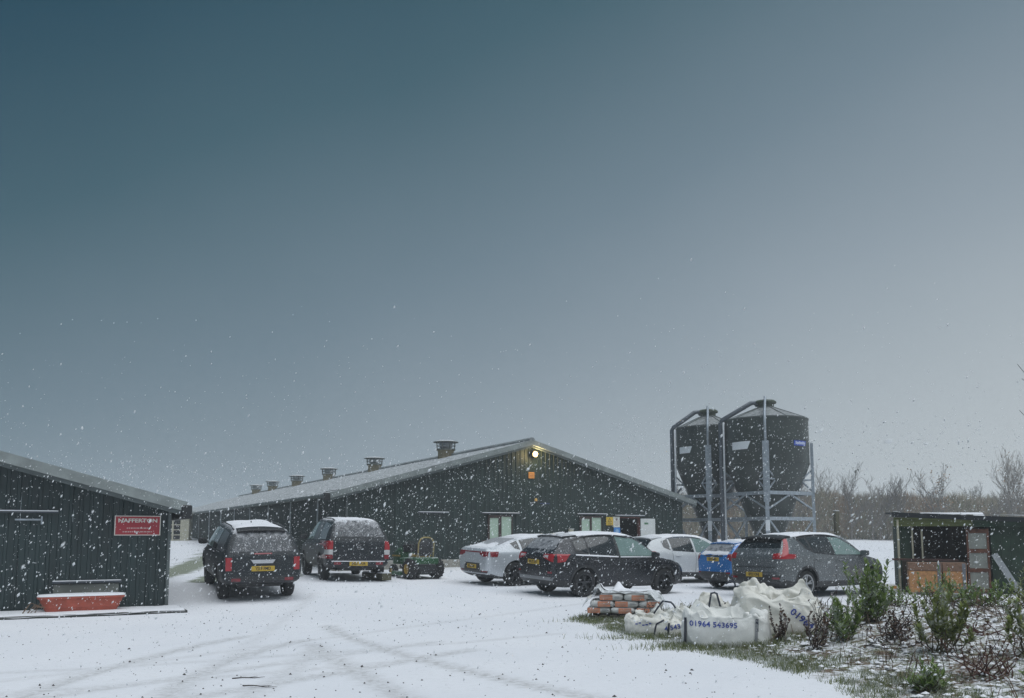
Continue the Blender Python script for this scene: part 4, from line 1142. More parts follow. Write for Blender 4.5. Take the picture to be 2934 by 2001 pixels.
S.update(paint=paint('blue_black_paint', (0.014, 0.018, 0.022), 0.45, metal=0.0, coat=0.0, spec=0.25), clad=0.50, wr=0.385, track=0.80, axles=(-1.52, 1.58), rim=M['rim_dark'], arch=True, ws=(1.2, 1.68),
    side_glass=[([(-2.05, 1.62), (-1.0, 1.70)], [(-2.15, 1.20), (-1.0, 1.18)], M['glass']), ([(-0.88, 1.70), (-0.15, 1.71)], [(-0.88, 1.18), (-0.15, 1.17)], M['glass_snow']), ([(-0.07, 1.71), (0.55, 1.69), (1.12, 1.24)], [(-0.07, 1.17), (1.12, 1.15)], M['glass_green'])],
    rear_glass=[([(-0.60, 1.70), (0.60, 1.70)], [(-0.74, 1.28), (0.74, 1.28)], M['glass_snow'])],
    lamps=[([(0.74, 1.16), (0.93, 1.16)], [(0.74, 0.92), (0.93, 0.92)], M['red_lens']), ([(0.74, 0.915), (0.93, 0.915)], [(0.74, 0.78), (0.93, 0.78)], M['clear_lens']), ([(0.74, 0.775), (0.93, 0.775)], [(0.74, 0.66), (0.93, 0.66)], M['red_dim'])],
    side_lamps=[([(-2.5, 1.16), (-2.36, 1.16)], [(-2.5, 0.92), (-2.36, 0.92)], M['red_lens'])],
    rear_bits=[('bumper_snow', [(-0.86, 0.60), (0.86, 0.60)], [(-0.86, 0.578), (0.86, 0.578)], M['snow']), ('tailgate_handle', [(-0.16, 1.10), (0.16, 1.10)], [(-0.16, 1.05), (0.16, 1.05)], M['trim'])],
    reflectors=[(0.60, 0.53, 0.20, 0.07)], plate=(0.52, 'JN22 WUR'), badge=(0.98, 0.055, 'ring'),
    seams=[[(-0.95, 1.15), (-0.95, 0.52)], [(-0.11, 1.14), (-0.11, 0.50)], [(1.15, 1.1), (1.12, 0.5)]], handles=[(-0.72, 1.05), (0.08, 1.03)],
    mirror=(1.0, 1.22), mirror_mat=M['trim'], rails=(-1.9, 0.45, 0.60, 0.05, M['trim']), aerial=-0.4, snow=[(-2.0, 0.62, 0.62, 0.60, 0.045)])
a = R(22); rear = Vector((-0.176*25.0, 25.0)); ctr = rear + Vector((-math.sin(a), math.cos(a)))*2.5
pk2, _ = make_car('pickup_truck', 'dark pickup with canopy and yellow number plate beside the green mower', S, gpos(ctr.x, ctr.y), -22, 'pickup')
S = dict(S)
S.update(pickup(5.0, 1.75, 1.14, 1.08, 1.06, 0.94, 0.66), roof_back=0.58, spoil_len=0.3)
S.update(paint=paint('charcoal_paint', (0.020, 0.025, 0.029), 0.45, metal=0.0, coat=0.0, spec=0.25), axles=(-1.46, 1.52), track=0.76, rear_glass=[([(-0.56, 1.60), (0.56, 1.60)], [(-0.70, 1.16), (0.70, 1.16)], M['glass_snow'])],
    lamps=[([(0.70, 1.04), (0.835, 1.04)], [(0.70, 0.74), (0.835, 0.74)], M['red_lens'])], side_lamps=[],
    rear_bits=[('tailgate_trim', [(-0.28, 0.985), (0.28, 0.985)], [(-0.22, 0.90), (0.22, 0.90)], M['chrome']), ('brake_light', [(-0.2, 1.135), (0.2, 1.135)], [(-0.2, 1.105), (0.2, 1.105)], M['red_dim']), ('bumper', [(-0.84, 0.60), (0.84, 0.60)], [(-0.84, 0.50), (0.84, 0.50)], M['trim'])],
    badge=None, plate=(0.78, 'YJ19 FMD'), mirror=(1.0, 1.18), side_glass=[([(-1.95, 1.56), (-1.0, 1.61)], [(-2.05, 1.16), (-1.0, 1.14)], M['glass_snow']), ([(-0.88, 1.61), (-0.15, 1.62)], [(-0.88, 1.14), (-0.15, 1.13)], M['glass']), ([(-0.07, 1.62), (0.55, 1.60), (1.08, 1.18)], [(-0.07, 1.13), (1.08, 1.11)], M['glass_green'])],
    snow=[(-1.95, 0.62, 0.58, 0.56, 0.05)], spoiler=0.55, spoiler_mat=M['trim'])
a = R(25); rear = Vector((-0.284*20.4, 20.4)); ctr = rear + Vector((-math.sin(a), math.cos(a)))*2.5
make_car('pickup_truck', 'charcoal pickup with canopy parked nearest the left shed', S, gpos(ctr.x, ctr.y), -25, 'pickup')

# ---- green ride-on mower ------------------------------------------------------------------------
mw = thing('ride_on_mower', 'green and yellow ride on mower with hoop and black seat by the shed', 'mower', gpos(-3.05, 27.6), R(90+35))
M['jd_green'] = mat('mower_green', (0.010, 0.075, 0.022), 0.35, var=0.12, snow=0.5, snow_lo=0.7, speck=0.3)
M['jd_yellow'] = mat('mower_yellow', (0.34, 0.22, 0.03), 0.45, var=0.1)
for x, y, r, w in ((-0.52, 0.46, 0.31, 0.28), (-0.52, -0.46, 0.31, 0.28), (0.68, 0.40, 0.20, 0.18), (0.68, -0.40, 0.20, 0.18)):
    s = 1 if y > 0 else -1
    hw = bpy.data.objects.new('wheel', None); C.objects.link(hw); hw.parent = mw; hw.location = (x, y, r)
    t = MB(); t.lathe([(r*0.5, -w/2), (r-0.05, -w/2), (r, -w/4), (r, w/4), (r-0.05, w/2), (r*0.5, w/2)], 22, axis='y', closed=True)
    for k in range(16):
        a0 = 2*math.pi*k/16
        t.bar(((r+0.004)*math.cos(a0), -w*0.42, (r+0.004)*math.sin(a0)), ((r+0.004)*math.cos(a0+0.2), 0.0, (r+0.004)*math.sin(a0+0.2)), 0.02, 0.025)
        t.bar(((r+0.004)*math.cos(a0), w*0.42, (r+0.004)*math.sin(a0)), ((r+0.004)*math.cos(a0+0.2), 0.0, (r+0.004)*math.sin(a0+0.2)), 0.02, 0.025)
    t.build('tyre', M['tyre'], hw)
    MB().lathe([(0.0, s*w*0.35), (r*0.3, s*w*0.36), (r*0.47, s*w*0.46), (r*0.505, s*w*0.5)], 18, axis='y').build('rim', M['jd_yellow'], hw)
mb = MB(); mb.bbox(-0.62, 0.15, -0.50, 0.50, 0.50, 0.64, 0.04); mb.bbox(-0.78, -0.55, -0.42, 0.42, 0.42, 0.66, 0.04); mb.build('fender_deck', M['jd_green'], mw)
mb = MB(); mb.bbox(0.15, 0.50, -0.30, 0.30, 0.30, 0.40, 0.02); mb.build('footrest', M['black'], mw)
MB().bbox(-0.80, 0.10, -0.30, 0.30, 0.16, 0.48, 0.04).build('transmission', M['trim'], mw)
hood = MB()
rows = []
for x, zt_, hw_ in ((0.45, 0.98, 0.20), (0.50, 1.0, 0.235), (0.80, 0.93, 0.24), (1.05, 0.84, 0.22), (1.16, 0.74, 0.18), (1.18, 0.60, 0.15)):
    rows.append([(x, -hw_, 0.42), (x, -hw_, zt_-0.10), (x, -hw_*0.7, zt_), (x, hw_*0.7, zt_), (x, hw_, zt_-0.10), (x, hw_, 0.42)])
hood.grid(rows); hood.add(rows[0], [(0, 1, 2, 3, 4, 5)]); hood.add(rows[-1], [(5, 4, 3, 2, 1, 0)])
hd = hood.build('hood', M['jd_green'], mw)
mb = MB(); mb.box(0.55, 1.10, -0.247, -0.240, 0.66, 0.71); mb.box(0.55, 1.10, 0.240, 0.247, 0.66, 0.71); mb.build('hood_stripe', M['jd_yellow'], hd)
st = MB(); st.bbox(-0.58, -0.10, -0.27, 0.27, 0.66, 0.76, 0.04); st.build('seat_base', M['jd_yellow'], mw)
sb = MB(); rows = []
for z, hw_, x in ((0.70, 0.26, -0.50), (0.80, 0.31, -0.53), (1.02, 0.31, -0.58), (1.16, 0.25, -0.61), (1.21, 0.13, -0.62)):
    rows.append([(x, -hw_, z), (x+0.06, -hw_*0.6, z), (x+0.07, 0, z), (x+0.06, hw_*0.6, z), (x, hw_, z), (x-0.08, hw_*0.7, z), (x-0.08, -hw_*0.7, z)])
sb.grid(rows, True); sb.add(rows[-1], [tuple(range(7))]); sb.build('seat_back', mat('worn_black_seat', (0.035, 0.037, 0.042), 0.6, speck=0.2), mw, True)
MB().path([(-0.64, -0.27, 0.62), (-0.70, -0.27, 1.10), (-0.70, -0.20, 1.22), (-0.70, -0.1, 1.27), (-0.70, 0.1, 1.27), (-0.70, 0.20, 1.22), (-0.70, 0.27, 1.10), (-0.64, 0.27, 0.62)], 0.024, 8).build('hoop', mat('cream_hoop', (0.34, 0.27, 0.11), 0.5), mw, True)
mb = MB(); mb.path([(0.45, 0, 0.85), (0.28, 0, 1.02)], 0.025, 6)
mb.M = Matrix.Translation((0.27, 0, 1.03)) @ Matrix.Rotation(R(-42), 4, 'Y')
mb.path([(0.17*math.cos(w), 0.17*math.sin(w), 0) for w in np.linspace(0, 2*math.pi, 21)], 0.016, 6, cap=False)
mb.bar((-0.17, 0, 0), (0.17, 0, 0), 0.03, 0.02); mb.build('steering_wheel', M['black'], mw)
MB().bbox(0.40, 0.52, -0.20, 0.20, 0.80, 1.06, 0.03).build('dash', M['trim'], mw)
mb = MB(); mb.bbox(-0.15, 0.45, -0.62, 0.62, 0.10, 0.22, 0.03); mb.build('cutting_deck', M['jd_green'], mw)
# timber ramp plank lying by the mower
rp = thing('plank', 'snow topped timber board lying between the pickup and the mower', 'plank', gpos(-4.05, 26.2), R(-52))
MB().bbox(-0.62, 0.62, -0.16, 0.16, 0.02, 0.22, 0.01).build('board', mat('old_timber', (0.10, 0.095, 0.06), 0.9, var=0.35, scale=6, stretch=(1, 8, 8), bump=0.2), rp)
MB().bbox(-0.61, 0.61, -0.15, 0.15, 0.222, 0.25, 0.01).build('snow_cap', M['snow'], rp)

# ================================================================== FEED SILOS
M['silo'] = mat('dark_green_silo', (0.030, 0.040, 0.036), 0.45, var=0.25, scale=2.0, stretch=(1, 1, 0.4))
M['silo_roof'] = mat('grey_green_silo_roof', (0.095, 0.11, 0.105), 0.5, var=0.15, scale=3, snow=0.35, snow_lo=0.78)
M['pipe'] = mat('grey_fill_pipe', (0.10, 0.115, 0.135), 0.45, metal=0.3, var=0.15)
M['logo_blue'] = mat('logo_blue', (0.02, 0.07, 0.42), 0.45, var=0.06)
M['label_white'] = mat('label_white', (0.70, 0.73, 0.76), 0.5, var=0.06)
def silo(label, x, y, r, z_eave, z_cyl, z_top, rot, logo, plate_ang):
    g = gz(x, y)
    t = thing('feed_silo', label, 'silo', (x, y, g), R(rot), 'feed silos beside the shed')
    ze, zc, zt_ = z_eave-g, z_cyl-g, z_top-g
    rb = 0.26; zb_ = zc - (r-rb)/0.377
    b = MB(); b.lathe([(rb, zb_), (r*0.55, zb_+(r*0.55-rb)/0.377), (r-0.02, zc-0.02), (r, zc+0.03), (r, (zc+ze)/2), (r, ze-0.03)], 40)
    autosmooth(b.build('hopper', M['silo'], t), 30)
    sm_ = MB()
    for z in (zc+0.05, (zc+ze)/2, ze-0.02): sm_.lathe([(r+0.001, z-0.02), (r+0.022, z-0.015), (r+0.022, z+0.015), (r+0.001, z+0.02)], 40)
    sm_.build('seam_band', M['silo'], t)
    c = MB(); c.lathe([(r+0.03, ze-0.06), (r+0.03, ze-0.02), (0.40, zt_-0.42), (0.38, zt_-0.36)], 40)
    autosmooth(c.build('cone_roof', M['silo_roof'], t), 30)
    for k in range(10):
        w = 2*math.pi*k/10+0.2
        MB().bar((0.42*math.cos(w), 0.42*math.sin(w), zt_-0.40), ((r+0.02)*math.cos(w), (r+0.02)*math.sin(w), ze-0.01), 0.04, 0.03).build('roof_rib', M['silo_roof'], t)
    c = MB(); c.lathe([(0.36, zt_-0.40), (0.36, zt_-0.20), (0.47, zt_-0.20), (0.47, zt_-0.12), (0.40, zt_-0.06), (0.0, zt_-0.03)], 20)
    autosmooth(c.build('lid', mat('mossy_lid', (0.05, 0.065, 0.04), 0.7, var=0.4, snow=0.5, snow_lo=0.8), t), 30)
    MB().lathe([(rb-0.02, zb_-0.3), (rb+0.03, zb_-0.28), (rb+0.03, zb_+0.02)], 16).build('outlet', M['pipe'], t)
    # frame: four legs, ring beams, braces
    R_ = r+0.10
    P = [Vector((R_*math.cos(w), R_*math.sin(w), 0)) for w in (-math.pi/2, 0, math.pi/2, math.pi)]
    lt = zc + 0.95
    for i, p in enumerate(P):
        d = p.normalized(); a = Vector((-d.y, d.x, 0))
        lg = MB()
        lg.bar(p+Vector((0, 0, -0.3)), p+Vector((0, 0, lt)), 0.16, 0.12, up=tuple(d))
        lg.bar(p+a*0.11+Vector((0, 0, lt-2.6))-d*0.02, p+a*0.11+Vector((0, 0, lt))-d*0.02, 0.05, 0.10, up=tuple(d))
        lg.bar(p-a*0.11+Vector((0, 0, lt-2.6))-d*0.02, p-a*0.11+Vector((0, 0, lt))-d*0.02, 0.05, 0.10, up=tuple(d))
        lg = lg.build('leg', M['galv'], t)
        MB().bbox(-0.18, 0.18, -0.18, 0.18, 0.0, 0.03, 0.005).build('foot_plate', M['galv'], lg).location = p
    for z, w in ((3.37-g, 0.15), (2.27-g, 0.15)):
        for i in range(4):
            a_, b_ = P[i], P[(i+1) % 4]
            MB().bar(a_.lerp(b_, 0.03)+Vector((0, 0, z)), b_.lerp(a_, 0.03)+Vector((0, 0, z)), 0.09, w).build('ring_beam', M['galv'], t)
    for i in range(4):
        a_, b_ = P[i], P[(i+1) % 4]; m_ = (a_+b_)/2
        for e in (a_, b_):
            e2 = e.lerp(m_, 0.08)
            bb = MB()
            bb.bar(e2+Vector((0, 0, 2.7-g)), m_*0.98+Vector((0, 0, 3.33-g)), 0.06, 0.06)
            bb.bar(e2+Vector((0, 0, 2.2-g)), m_*0.98+Vector((0, 0, 0.9-g)), 0.06, 0.06)
            bb.bar(e2+Vector((0, 0, 3.5-g)), e.lerp(m_, 0.42)*0.93+Vector((0, 0, 3.96-g)), 0.05, 0.05)
            bb.bar(e2+Vector((0, 0, 4.35-g)), e.lerp(m_, 0.42)*0.93+Vector((0, 0, 3.96-g)), 0.05, 0.05)
            bb.bar(e2+Vector((0, 0, 3.96-g)), e.lerp(m_, 0.46)*0.92+Vector((0, 0, 3.96-g)), 0.05, 0.06)
            bb.build('brace', M['galv'], t)
    # fill pipe up the left side and over the roof, pale stay behind it
    q = [(-r-0.17, -0.35, -0.2), (-r-0.17, -0.35, ze-0.10), (-r-0.10, -0.34, ze+0.03), (-0.62, -0.20, zt_-0.18), (-0.45, -0.15, zt_-0.16), (-0.33, -0.12, zt_-0.30)]
    MB().path(q, 0.10, 12).build('fill_pipe', M['pipe'], t, True)
    MB().path([(-r-0.02, -0.62, 0.0), (-r-0.02, -0.62, ze-0.1)], 0.05, 8).build('vent_pipe', M['galv_pale'], t, True)
    # pole with sight tube in front
    MB().path([(0.0, -R_-0.02, lt-0.1), (0.0, -r-0.10, ze+0.05), (0.0, -0.42, zt_-0.02), (0.0, -0.40, zt_+0.08)], 0.06, 8).build('ladder_pole', M['galv'], t, True)
    # curved labels
    def decal(nm, a0, a1, z0, z1, skew, m, rr=0.012):
        d = MB(); n = 10; rows = []
        for z, s0, s1 in ((z0, 0.0, skew), (z1, 0.0, 0.0)):
            rows.append([((r+rr)*math.cos(R(a0+s0+(a1+s1-a0-s0)*k/n)), (r+rr)*math.sin(R(a0+s0+(a1+s1-a0-s0)*k/n)), z) for k in range(n+1)])
        d.grid(rows); return d.build(nm, m, t)
    zl = zc + 0.62
    decal('name_plate', plate_ang, plate_ang+32, zl+0.02, zl+0.36, -5, M['label_white'])
    if logo:
        lb = decal('logo', -50, -24, zl+0.14, zl+0.36, -2, M['logo_blue'])
        for k in range(9):
            a0 = -47 + k*2.3
            d = MB(); d.grid([[((r+0.016)*math.cos(R(w)), (r+0.016)*math.sin(R(w)), z) for w in (a0, a0+1.4)] for z in (zl+0.20, zl+(0.30 if k % 3 else 0.33))])
            d.build('logo_letter', M['label_white'], lb)
    MB().bbox(-0.09, 0.09, -R_-0.085, -R_-0.075, 1.75-g, 2.2-g, 0.003).build('number_tag', M['label_white'], t)
    return t
silo('larger dark green feed silo with blue logo, right of the pair', 11.36, 38.5, 1.79, 6.67, 4.62, 7.62, -18, True, -142)
silo('slimmer dark green feed silo nearest the shed, left of the pair', 9.46, 41.5, 1.54, 6.68, 4.75, 7.62, -14, False, -150)

# ================================================================== TREES, HEDGE, FENCE POSTS
M['bark_grey'] = mat('grey_bark', (0.17, 0.15, 0.13), 0.9, var=0.3)
M['bark_russet'] = mat('russet_twigs', (0.17, 0.085, 0.045), 0.9, var=0.3)
M['bark_dark'] = mat('dark_bark', (0.04, 0.034, 0.03), 0.9, var=0.3)
def branches(mb_t, mb_c, rnd, p, d, L, r, lvl, maxl, spread=0.55, up=0.18, tips=None):
    """recursive limbs: level 0-1 go to the trunk mesh, finer wood to the crown mesh"""
    n = 4 if lvl < 2 else 3
    pts, rs = [p.copy()], [r]
    q = p.copy(); dd = d.copy()
    for i in range(n):
        dd = (dd + Vector((rnd.gauss(0, 0.10), rnd.gauss(0, 0.10), rnd.gauss(0, 0.06)+up*0.25))).normalized()
        q = q + dd*(L/n); pts.append(q.copy()); rs.append(max(0.012, r*(1-0.62*(i+1)/n)))
    (mb_t if lvl < 1 else mb_c).path([tuple(v) for v in pts], rs, 5 if lvl < 1 else 3, cap=False)
    if lvl >= maxl:
        if tips is not None: tips.append(pts[-1])
        return
    kids = (11, 8, 6, 4)[min(lvl, 3)]
    for k in range(kids):
        t = 0.12 + 0.88*(k+rnd.random()*0.8)/kids
        i = min(n-1, int(t*n)); bp = pts[i].lerp(pts[i+1], t*n-i)
        az = rnd.uniform(0, 2*math.pi)
        side = Vector((math.cos(az), math.sin(az), 0))
        nd_ = (dd*(1-spread) + side*spread + Vector((0, 0, up))).normalized()
        branches(mb_t, mb_c, rnd, bp, nd_, L*rnd.uniform(0.36, 0.58), r*0.45*(1-0.3*t), lvl+1, maxl, spread, up, tips)
def bare_tree(x, y, h, seed, label, bark, group, leafy=None, thick=0.020, spread=0.5):
    rnd = random.Random(seed)
    t = thing('bare_tree', label, 'tree', (x, y, gz(x, y)-0.1), rnd.uniform(0, 6), group)
    a, b, tips = MB(), MB(), []
    branches(a, b, rnd, Vector((0, 0, 0)), Vector((rnd.gauss(0, .05), rnd.gauss(0, .05), 1)).normalized(), h*0.78, h*thick, 0, 3, spread, 0.28, tips)
    a.build('trunk', bark, t); b.build('crown', bark, t)
    if leafy:
        lm, frac, size = leafy; f = MB()
        for p in tips:
            if rnd.random() < frac:
                for _ in range(5):
                    c = p + Vector((rnd.gauss(0, .2), rnd.gauss(0, .2), rnd.gauss(0, .2)))
                    u = Vector((rnd.gauss(0, 1), rnd.gauss(0, 1), rnd.gauss(0, 1))).normalized()*size; v = u.orthogonal().normalized()*size*0.7
                    f.quad(tuple(c-u), tuple(c+v), tuple(c+u), tuple(c-v))
        if f.f: f.build('leaves', lm, t)
    return t
M['russet_leaf'] = leaf_mat('russet_leaves', (0.20, 0.105, 0.045), (0.34, 0.19, 0.09))
M['ivy_leaf'] = leaf_mat('ivy_leaves', (0.020, 0.035, 0.015), (0.05, 0.07, 0.03))
rt = random.Random(11)
row_lab = 'slender leafless grey tree in the row along the far field edge'
spec = [(13.5, 5.2), (17.0, 5.6), (19.0, 5.0), (21.2, 5.6), (23.5, 6.0), (25.2, 5.2), (27.4, 5.6), (29.4, 6.4), (31.0, 5.4), (32.6, 6.8), (36.2, 5.4), (37.6, 6.4), (39.2, 5.8), (41.0, 5.0), (44.6, 5.0), (48.0, 5.2), (50.5, 6.0)]
where = ['seen through the legs of the silo nearest the shed', 'between the two silos', 'behind the big silo legs', 'right behind the big silo', 'just right of the big silo', 'second to the right of the big silo']
spec = [(x, 90+rt.uniform(-3, 4), h) for x, h in spec]
ordinals = ['first', 'second', 'third', 'fourth', 'fifth', 'sixth', 'seventh', 'eighth', 'ninth', 'tenth', 'eleventh', 'twelfth', 'thirteenth', 'fourteenth', 'fifteenth', 'sixteenth', 'seventeenth', 'eighteenth', 'nineteenth', 'twentieth']
order = sorted([x/y for x, y, h in spec[4:]] + [43.0/88, 34.6/89, 46.2/80, 48.6/82])
for i, (x, y, h) in enumerate(spec):
    lab = f'slender leafless grey tree {where[i]}' if i < 4 else f'slender leafless grey tree, {ordinals[order.index(x/y)]} right of the big silo in the field edge row'
    bare_tree(x, y, h*0.93, 40+i, lab, M['bark_grey'], 'bare trees along the far field edge')
bare_tree(43.0, 88, 6.6, 71, 'feathery tree with some russet leaves behind the hen house roof', M['bark_grey'], 'bare trees along the far field edge', (M['russet_leaf'], 0.10, 0.09))
bare_tree(34.6, 89, 6.4, 73, 'leafless tree with dark clumps of ivy near its top', M['bark_grey'], 'bare trees along the far field edge', (M['ivy_leaf'], 0.015, 0.13))
bare_tree(46.2, 80, 7.4, 77, 'widest and tallest fan shaped bare tree at the right behind the hen house', M['bark_grey'], 'bare trees along the far field edge', None, 0.018, 0.42)
bare_tree(48.6, 82, 7.0, 79, 'bare tree cut by the right edge of the picture with reddish foot', M['bark_grey'], 'bare trees along the far field edge', (M['russet_leaf'], 0.06, 0.10))
# hedge mass at the field's far side: dense brown twigs with a few russet and green leaves
rnd = random.Random(5)
V, F, MI = [], [], []
for i in range(85000):
    x = rnd.uniform(8, 62); top = 5.0 + 1.0*noise.noise(Vector((x*0.35, 0, 0))) + 0.5*noise.noise(Vector((x*1.1, 4, 0)))
    y = 92 + rnd.gauss(0, 1.3); z0 = gz0(x, min(y, 110)) + rnd.random()**1.15*top*0.82
    L = rnd.uniform(0.4, 1.3); w = rnd.uniform(0.014, 0.04)
    dx, dy = rnd.gauss(0, 0.45), rnd.gauss(0, 0.45)
    n = len(V)
    V += [(x-w, y, z0), (x+w, y, z0), (x+dx*L, y+dy*L, z0+L)]
    F.append((n, n+1, n+2)); MI.append(0 if rnd.random() < 0.72 else (1 if noise.noise(Vector((x*0.25, 9, 0))) > 0.1 else 2))
for i in range(14000):
    x = rnd.uniform(8, 62); y = 91.5 + rnd.gauss(0, 1.2)
    hmax = 2.2 + 1.8*max(0, noise.noise(Vector((x*0.25, 9, 0))))
    z = gz0(x, 92) + rnd.random()**1.3*hmax
    s = rnd.uniform(0.05, 0.14); u = Vector((rnd.gauss(0, 1), rnd.gauss(0, 1), rnd.gauss(0, 1))).normalized()*s; v = u.orthogonal().normalized()*s
    c = Vector((x, y, z)); n = len(V)
    V += [tuple(c-u), tuple(c+v), tuple(c+u), tuple(c-v)]; F.append((n, n+1, n+2, n+3))
    MI.append(1 if noise.noise(Vector((x*0.2, 9, 0))) > 0.15 else (2 if rnd.random() < 0.4 else 0))
hm = bpy.data.meshes.new('hedge'); hm.from_pydata(V, [], F)
for m in (leaf_mat('hedge_twigs', (0.17, 0.14, 0.095), (0.33, 0.27, 0.19)), M['russet_leaf'], leaf_mat('hedge_green', (0.09, 0.10, 0.05), (0.18, 0.19, 0.10))): hm.materials.append(m)
hm.polygons.foreach_set('material_index', MI)
tag(link('hedge', hm), 'dense brown and grey green hedge along the far side of the field', 'hedge', None, 'stuff')
# lone posts
M['post_wood'] = mat('weathered_post', (0.085, 0.08, 0.05), 0.9, var=0.3, stretch=(1, 1, 0.2), bump=0.2)
for x, y, h, lab in ((14.9, 40.0, 2.55, 'weathered timber post standing behind the grey SUV bonnet'), (26.45, 60.0, 2.75, 'weathered timber post beside the left corner of the hen house')):
    p = thing('fence_post', lab, 'post', (x, y, gz(x, y)-0.2), 0.3, 'timber posts at the field edge')
    MB().bbox(-0.10, 0.10, -0.10, 0.10, 0, h+0.2, 0.02).build('post', M['post_wood'], p)
    MB().bbox(-0.105, 0.105, -0.105, 0.105, h+0.202, h+0.225, 0.01).build('snow_cap', M['snow'], p)
# near tree standing outside the picture on the right; only twig tips reach in
nt_ = thing('bare_tree', 'bare twig tips of a near tree entering at the right edge against the sky', 'tree', (14.30, 20.0, gz(14.30, 20.0)-0.1))
a, b = MB(), MB()
rnd = random.Random(8)
a.path([(0, 0, 0), (0.05, 0, 1.5), (-0.05, 0.05, 3.0), (0.1, 0, 4.6), (0.0, 0, 6.2), (0.1, 0, 8.0)], [0.16, 0.14, 0.12, 0.09, 0.06, 0.02], 8)
def twig(p0, p1, r):
    p0, p1 = Vector(p0), Vector(p1); pts, rs = [], []
    for i in range(7):
        t = i/6; q = p0.lerp(p1, t) + Vector((0, 0, -0.22*math.sin(math.pi*t))) + Vector((rnd.gauss(0, .02), rnd.gauss(0, .05), rnd.gauss(0, .02)))
        pts.append(q); rs.append(r*(1-0.85*t)+0.003)
    b.path([tuple(q) for q in pts], rs, 5); return pts
for z0, z1, L, n in ((2.6, 4.55, 2.62, 1), (2.75, 4.35, 2.35, 1), (3.6, 5.70, 2.45, 1), (3.9, 5.35, 2.3, 1), (3.0, 5.0, 1.9, 1)):
    pts = twig((-0.02, 0, z0), (-L, rnd.uniform(-.3, .3), z1), 0.018)
    for k in range(n+1):
        q = pts[2+k % 5]; twig(tuple(q), tuple(q+Vector((-rnd.uniform(.15, .55), rnd.uniform(-.3, .3), rnd.uniform(.1, .55)))), 0.010)
for k in range(14):
    az = rnd.uniform(-1.4, 1.4); z0 = rnd.uniform(3, 7)
    pts = twig((0, 0, z0), (1.9*math.cos(az), 1.9*math.sin(az), z0+1.4), 0.03)
a.build('trunk', M['bark_dark'], nt_, True); b.build('crown', M['bark_dark'], nt_)

# ================================================================== HEN HOUSE
HA = R(-20)
hen = thing('hen_house', 'low dark green timber hen house with black roof edge and open front', 'shed', (11.0, 24.8, gz(11.0, 24.8)-0.02), HA)
M['moss_board'] = mat('mossy_green_board', (0.115, 0.135, 0.045), 0.85, var=0.35, scale=5, stretch=(0.5, 1, 4), bump=0.15)
M['dull_green'] = mat('dull_green_board', (0.022, 0.045, 0.028), 0.8, var=0.4, scale=2.5)
M['old_cream'] = mat('old_cream_batten', (0.46, 0.43, 0.32), 0.8, var=0.2)
M['felt'] = mat('roofing_felt', (0.012, 0.016, 0.020), 0.8, var=0.3, bump=0.3)
W_ = 6.6
rz_ = lambda x: 2.20 - 0.036*x
mb = MB()
pts = [(-0.25, -0.30), (W_+0.2, -0.30), (W_+0.2, 2.7), (-0.25, 2.7)]
vs = [(x, y, rz_(x)+0.02*y) for x, y in pts] + [(x, y, rz_(x)+0.02*y+0.05) for x, y in pts]
mb.add(vs, [(0, 3, 2, 1), (4, 5, 6, 7), (0, 1, 5, 4), (1, 2, 6, 5), (2, 3, 7, 6), (3, 0, 4, 7)])
rf = mb.build('roof', M['felt'], hen)
MB().bar((-0.26, -0.33, rz_(-0.26)-0.015), (W_+0.2, -0.33, rz_(W_+0.2)-0.015), 0.03, 0.13).build('roof_edge', M['felt'], hen)
rows = []
for j in range(7):
    y = -0.30 + 2.9*j/6
    rows.append([(x, y, rz_(x)+0.02*y+0.054+0.022*smooth(1.4, 3.4, x)*(0.8+0.5*noise.noise(Vector((x*2, y*2, 0))))) for x in np.linspace(0.7, W_+0.15, 50)])
MB().grid(rows).build('roof_snow', M['snow'], rf, True)
MB().bbox(-0.20, 2.60, -0.24, -0.20, 1.86, 2.11, 0.006).build('fascia_board', M['moss_board'], hen)
MB().bbox(2.61, W_, -0.235, -0.20, 1.84, 2.06, 0.006).build('fascia_board', M['dull_green'], hen)
MB().bbox(0.0, 0.06, -0.06, 2.5, 0, 1.9, 0.004).build('side_wall', M['dull_green'], hen)
MB().bbox(0.07, 0.43, -0.03, 0.0, 0.92, 1.86, 0.004).build('front_panel', M['dull_green'], hen)
MB().bbox(0.44, 0.50, -0.09, -0.02, 0.92, 1.86, 0.005).build('batten', M['old_cream'], hen)
for k in range(4): MB().bbox(0.07+k*0.58, 0.645+k*0.58, -0.02, 0.01, 0.0, 0.90, 0.004).build('lower_board', mat('dark_brown_board', (0.05, 0.035, 0.025), 0.9, var=0.3), hen)
mb = MB(); mb.box(0.07, W_, 2.40, 2.46, 0, 2.0); mb.box(W_-0.06, W_, 0.06, 2.4, 0, 2.0); mb.box(0.06, W_-0.06, 0.0, 2.4, -0.1, 0.02); mb.build('inner_wall', mat('brown_interior', (0.05, 0.030, 0.020), 0.9, var=0.5, scale=2), hen)
for k in range(10):
    MB().bbox(3.24+k*0.335, 3.57+k*0.335, -0.03, 0.0, 0.0, 1.92, 0.004).build('wall_board', M['dull_green'], hen)
MB().bar((-0.32, -0.40, 0.945), (2.0, -0.40, 0.93), 0.25, 0.05).build('shelf_plank', mat('red_brown_plank', (0.09, 0.045, 0.04), 0.8, var=0.3), hen)
MB().bbox(-0.10, -0.02, -0.28, -0.20, 0.0, 2.05, 0.008).build('corner_post', M['old_cream'], hen)
